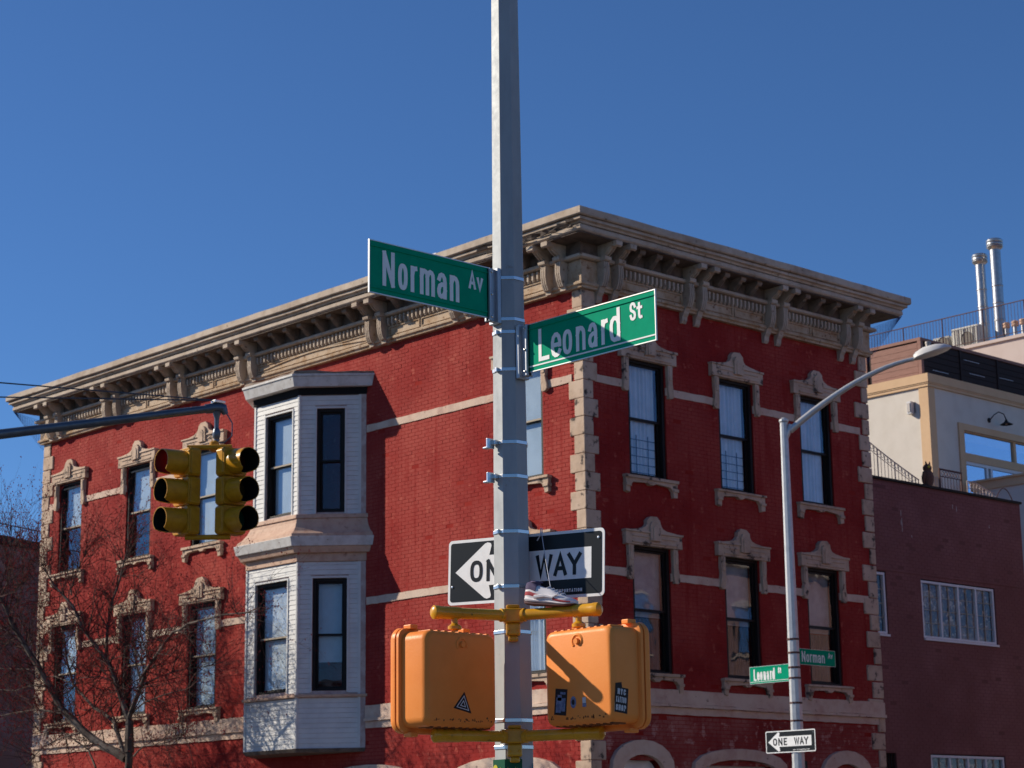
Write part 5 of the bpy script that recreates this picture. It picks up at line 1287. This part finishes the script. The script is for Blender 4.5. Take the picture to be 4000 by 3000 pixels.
sdir = Vector((.731, -.682, 0))
MB().tube([hz+sdir*.12+Vector((0,0,6.80)), hz+sdir*.19+Vector((0,0,6.68)), hz+sdir*.19+Vector((0,0,6.52)), hz+sdir*.10+Vector((0,0,6.44)), hz+Vector((0,0,6.44))], .008, 6).build('cable', M['cable'], A, smooth=True)

TL = thing('traffic_light', (13.86, 20.20, 5.2), 'yellow two way traffic light with six black hooded lamps, red lit on the left', 'traffic light')
ztop = 6.33; sec_h = .352
mb = MB()
cL = Vector((13.86-.35, 20.20+.10, 0)); cR = Vector((13.86+.04, 20.20-.275, 0))
for a_, b_ in ((cL+Vector((0,0,ztop+.02)), cR+Vector((0,0,ztop+.02))), (cL+Vector((0,0,ztop-3*sec_h-.02)), cR+Vector((0,0,ztop-3*sec_h-.02)))): MB().tube([a_, b_], .032, 10).build('cross_bar', M['yellow'], TL, smooth=True)
MB().lathe([(.03, .10), (.06, .08), (.065, .03), (.06, -.02), (.03, -.04), (0, -.04)], (13.86-.03, 20.20+.0, ztop+.03), n=12).build('hub', M['yellow'], TL, smooth=True)
for cc, out, wd in ((cL, Vector((-1, 0, 0)), Vector((0, -1, 0))), (cR, Vector((0, -1, 0)), Vector((1, 0, 0)))):
    for k in range(3):
        z1 = ztop-k*sec_h; z0 = z1-sec_h+.006; zc = (z0+z1)/2
        fn = lambda p, d: cc+wd*p[0]+out*d+Vector((0, 0, p[1]))
        h = MB(); r = .03; hw = .172
        pl = [(hw, z0+r), (hw, z1-r), (hw-r, z1), (-hw+r, z1), (-hw, z1-r), (-hw, z0+r), (-hw+r, z0), (hw-r, z0)]
        h.prism(pl, fn, -.09, .055); hs = h.build('signal_section', M['yellow'], TL, bevel=.01)
        d_ = MB(); d_.prism([(p[0]*.97, zc+(p[1]-zc)*.97) for p in pl], fn, .056, .078); d_.build('door', M['yellow'], TL, bevel=.006)
        lens = MB(); lens.lathe([(0, .018), (.08, .012), (.145, 0)], cc+out*.079+Vector((0, 0, zc)), tuple(out), 20)
        lm = 'lens_red' if (k == 0 and out.x < -.5) else ('lens_off_r', 'lens_off_y', 'lens_off_g')[k]
        lens.build('lens', M[lm], TL, smooth=True)
        # tunnel visor: outer shell, black lining, open underneath toward the tip
        n = 30; rr0, rr1 = .152, .142; base_ = cc+out*.078+Vector((0, 0, zc))
        def ringp(r_, d, n=n): return [base_+out*d+wd*(r_*cos(2*pi*q/n))+Vector((0, 0, r_*sin(2*pi*q/n)-.0)) for q in range(n)]
        def depth(q):   # cut away underside
            s_ = sin(2*pi*q/n); return .29 if s_ > -.82 else .29-.13*min(1, (-s_-.82)/.15)
        for r_, mm, nm in ((rr0, 'yellow', 'visor'), (rr1, 'black_in', 'visor_lining')):
            A0 = ringp(r_, 0); B0 = [base_+out*depth(q)+wd*(r_*.985*cos(2*pi*q/n))+Vector((0, 0, r_*.985*sin(2*pi*q/n)-.012)) for q in range(n)]
            v_ = MB(); v_.add(A0+B0, [(q, (q+1) % n, n+(q+1) % n, n+q) for q in range(n)])
            if r_ == rr0:
                C0 = [base_+out*depth(q)+wd*((rr1+.001)*.985*cos(2*pi*q/n))+Vector((0, 0, (rr1+.001)*.985*sin(2*pi*q/n)-.012)) for q in range(n)]
                v_.add(B0+C0, [(q, (q+1) % n, n+(q+1) % n, n+q) for q in range(n)])
            v_.build(nm, M[mm], TL, smooth=True, fix=False)
        for s_ in (-1, 1):
            MB().lathe([(.012, 0), (.012, .014), (0, .018)], fn((s_*.155, zc+.12), .078), tuple(out), 8).build('latch', M['yellow'], TL)
print('objects', len(bpy.data.objects), 'tris', sum(len(o.data.polygons)*2 for o in bpy.data.objects if o.type == 'MESH'))
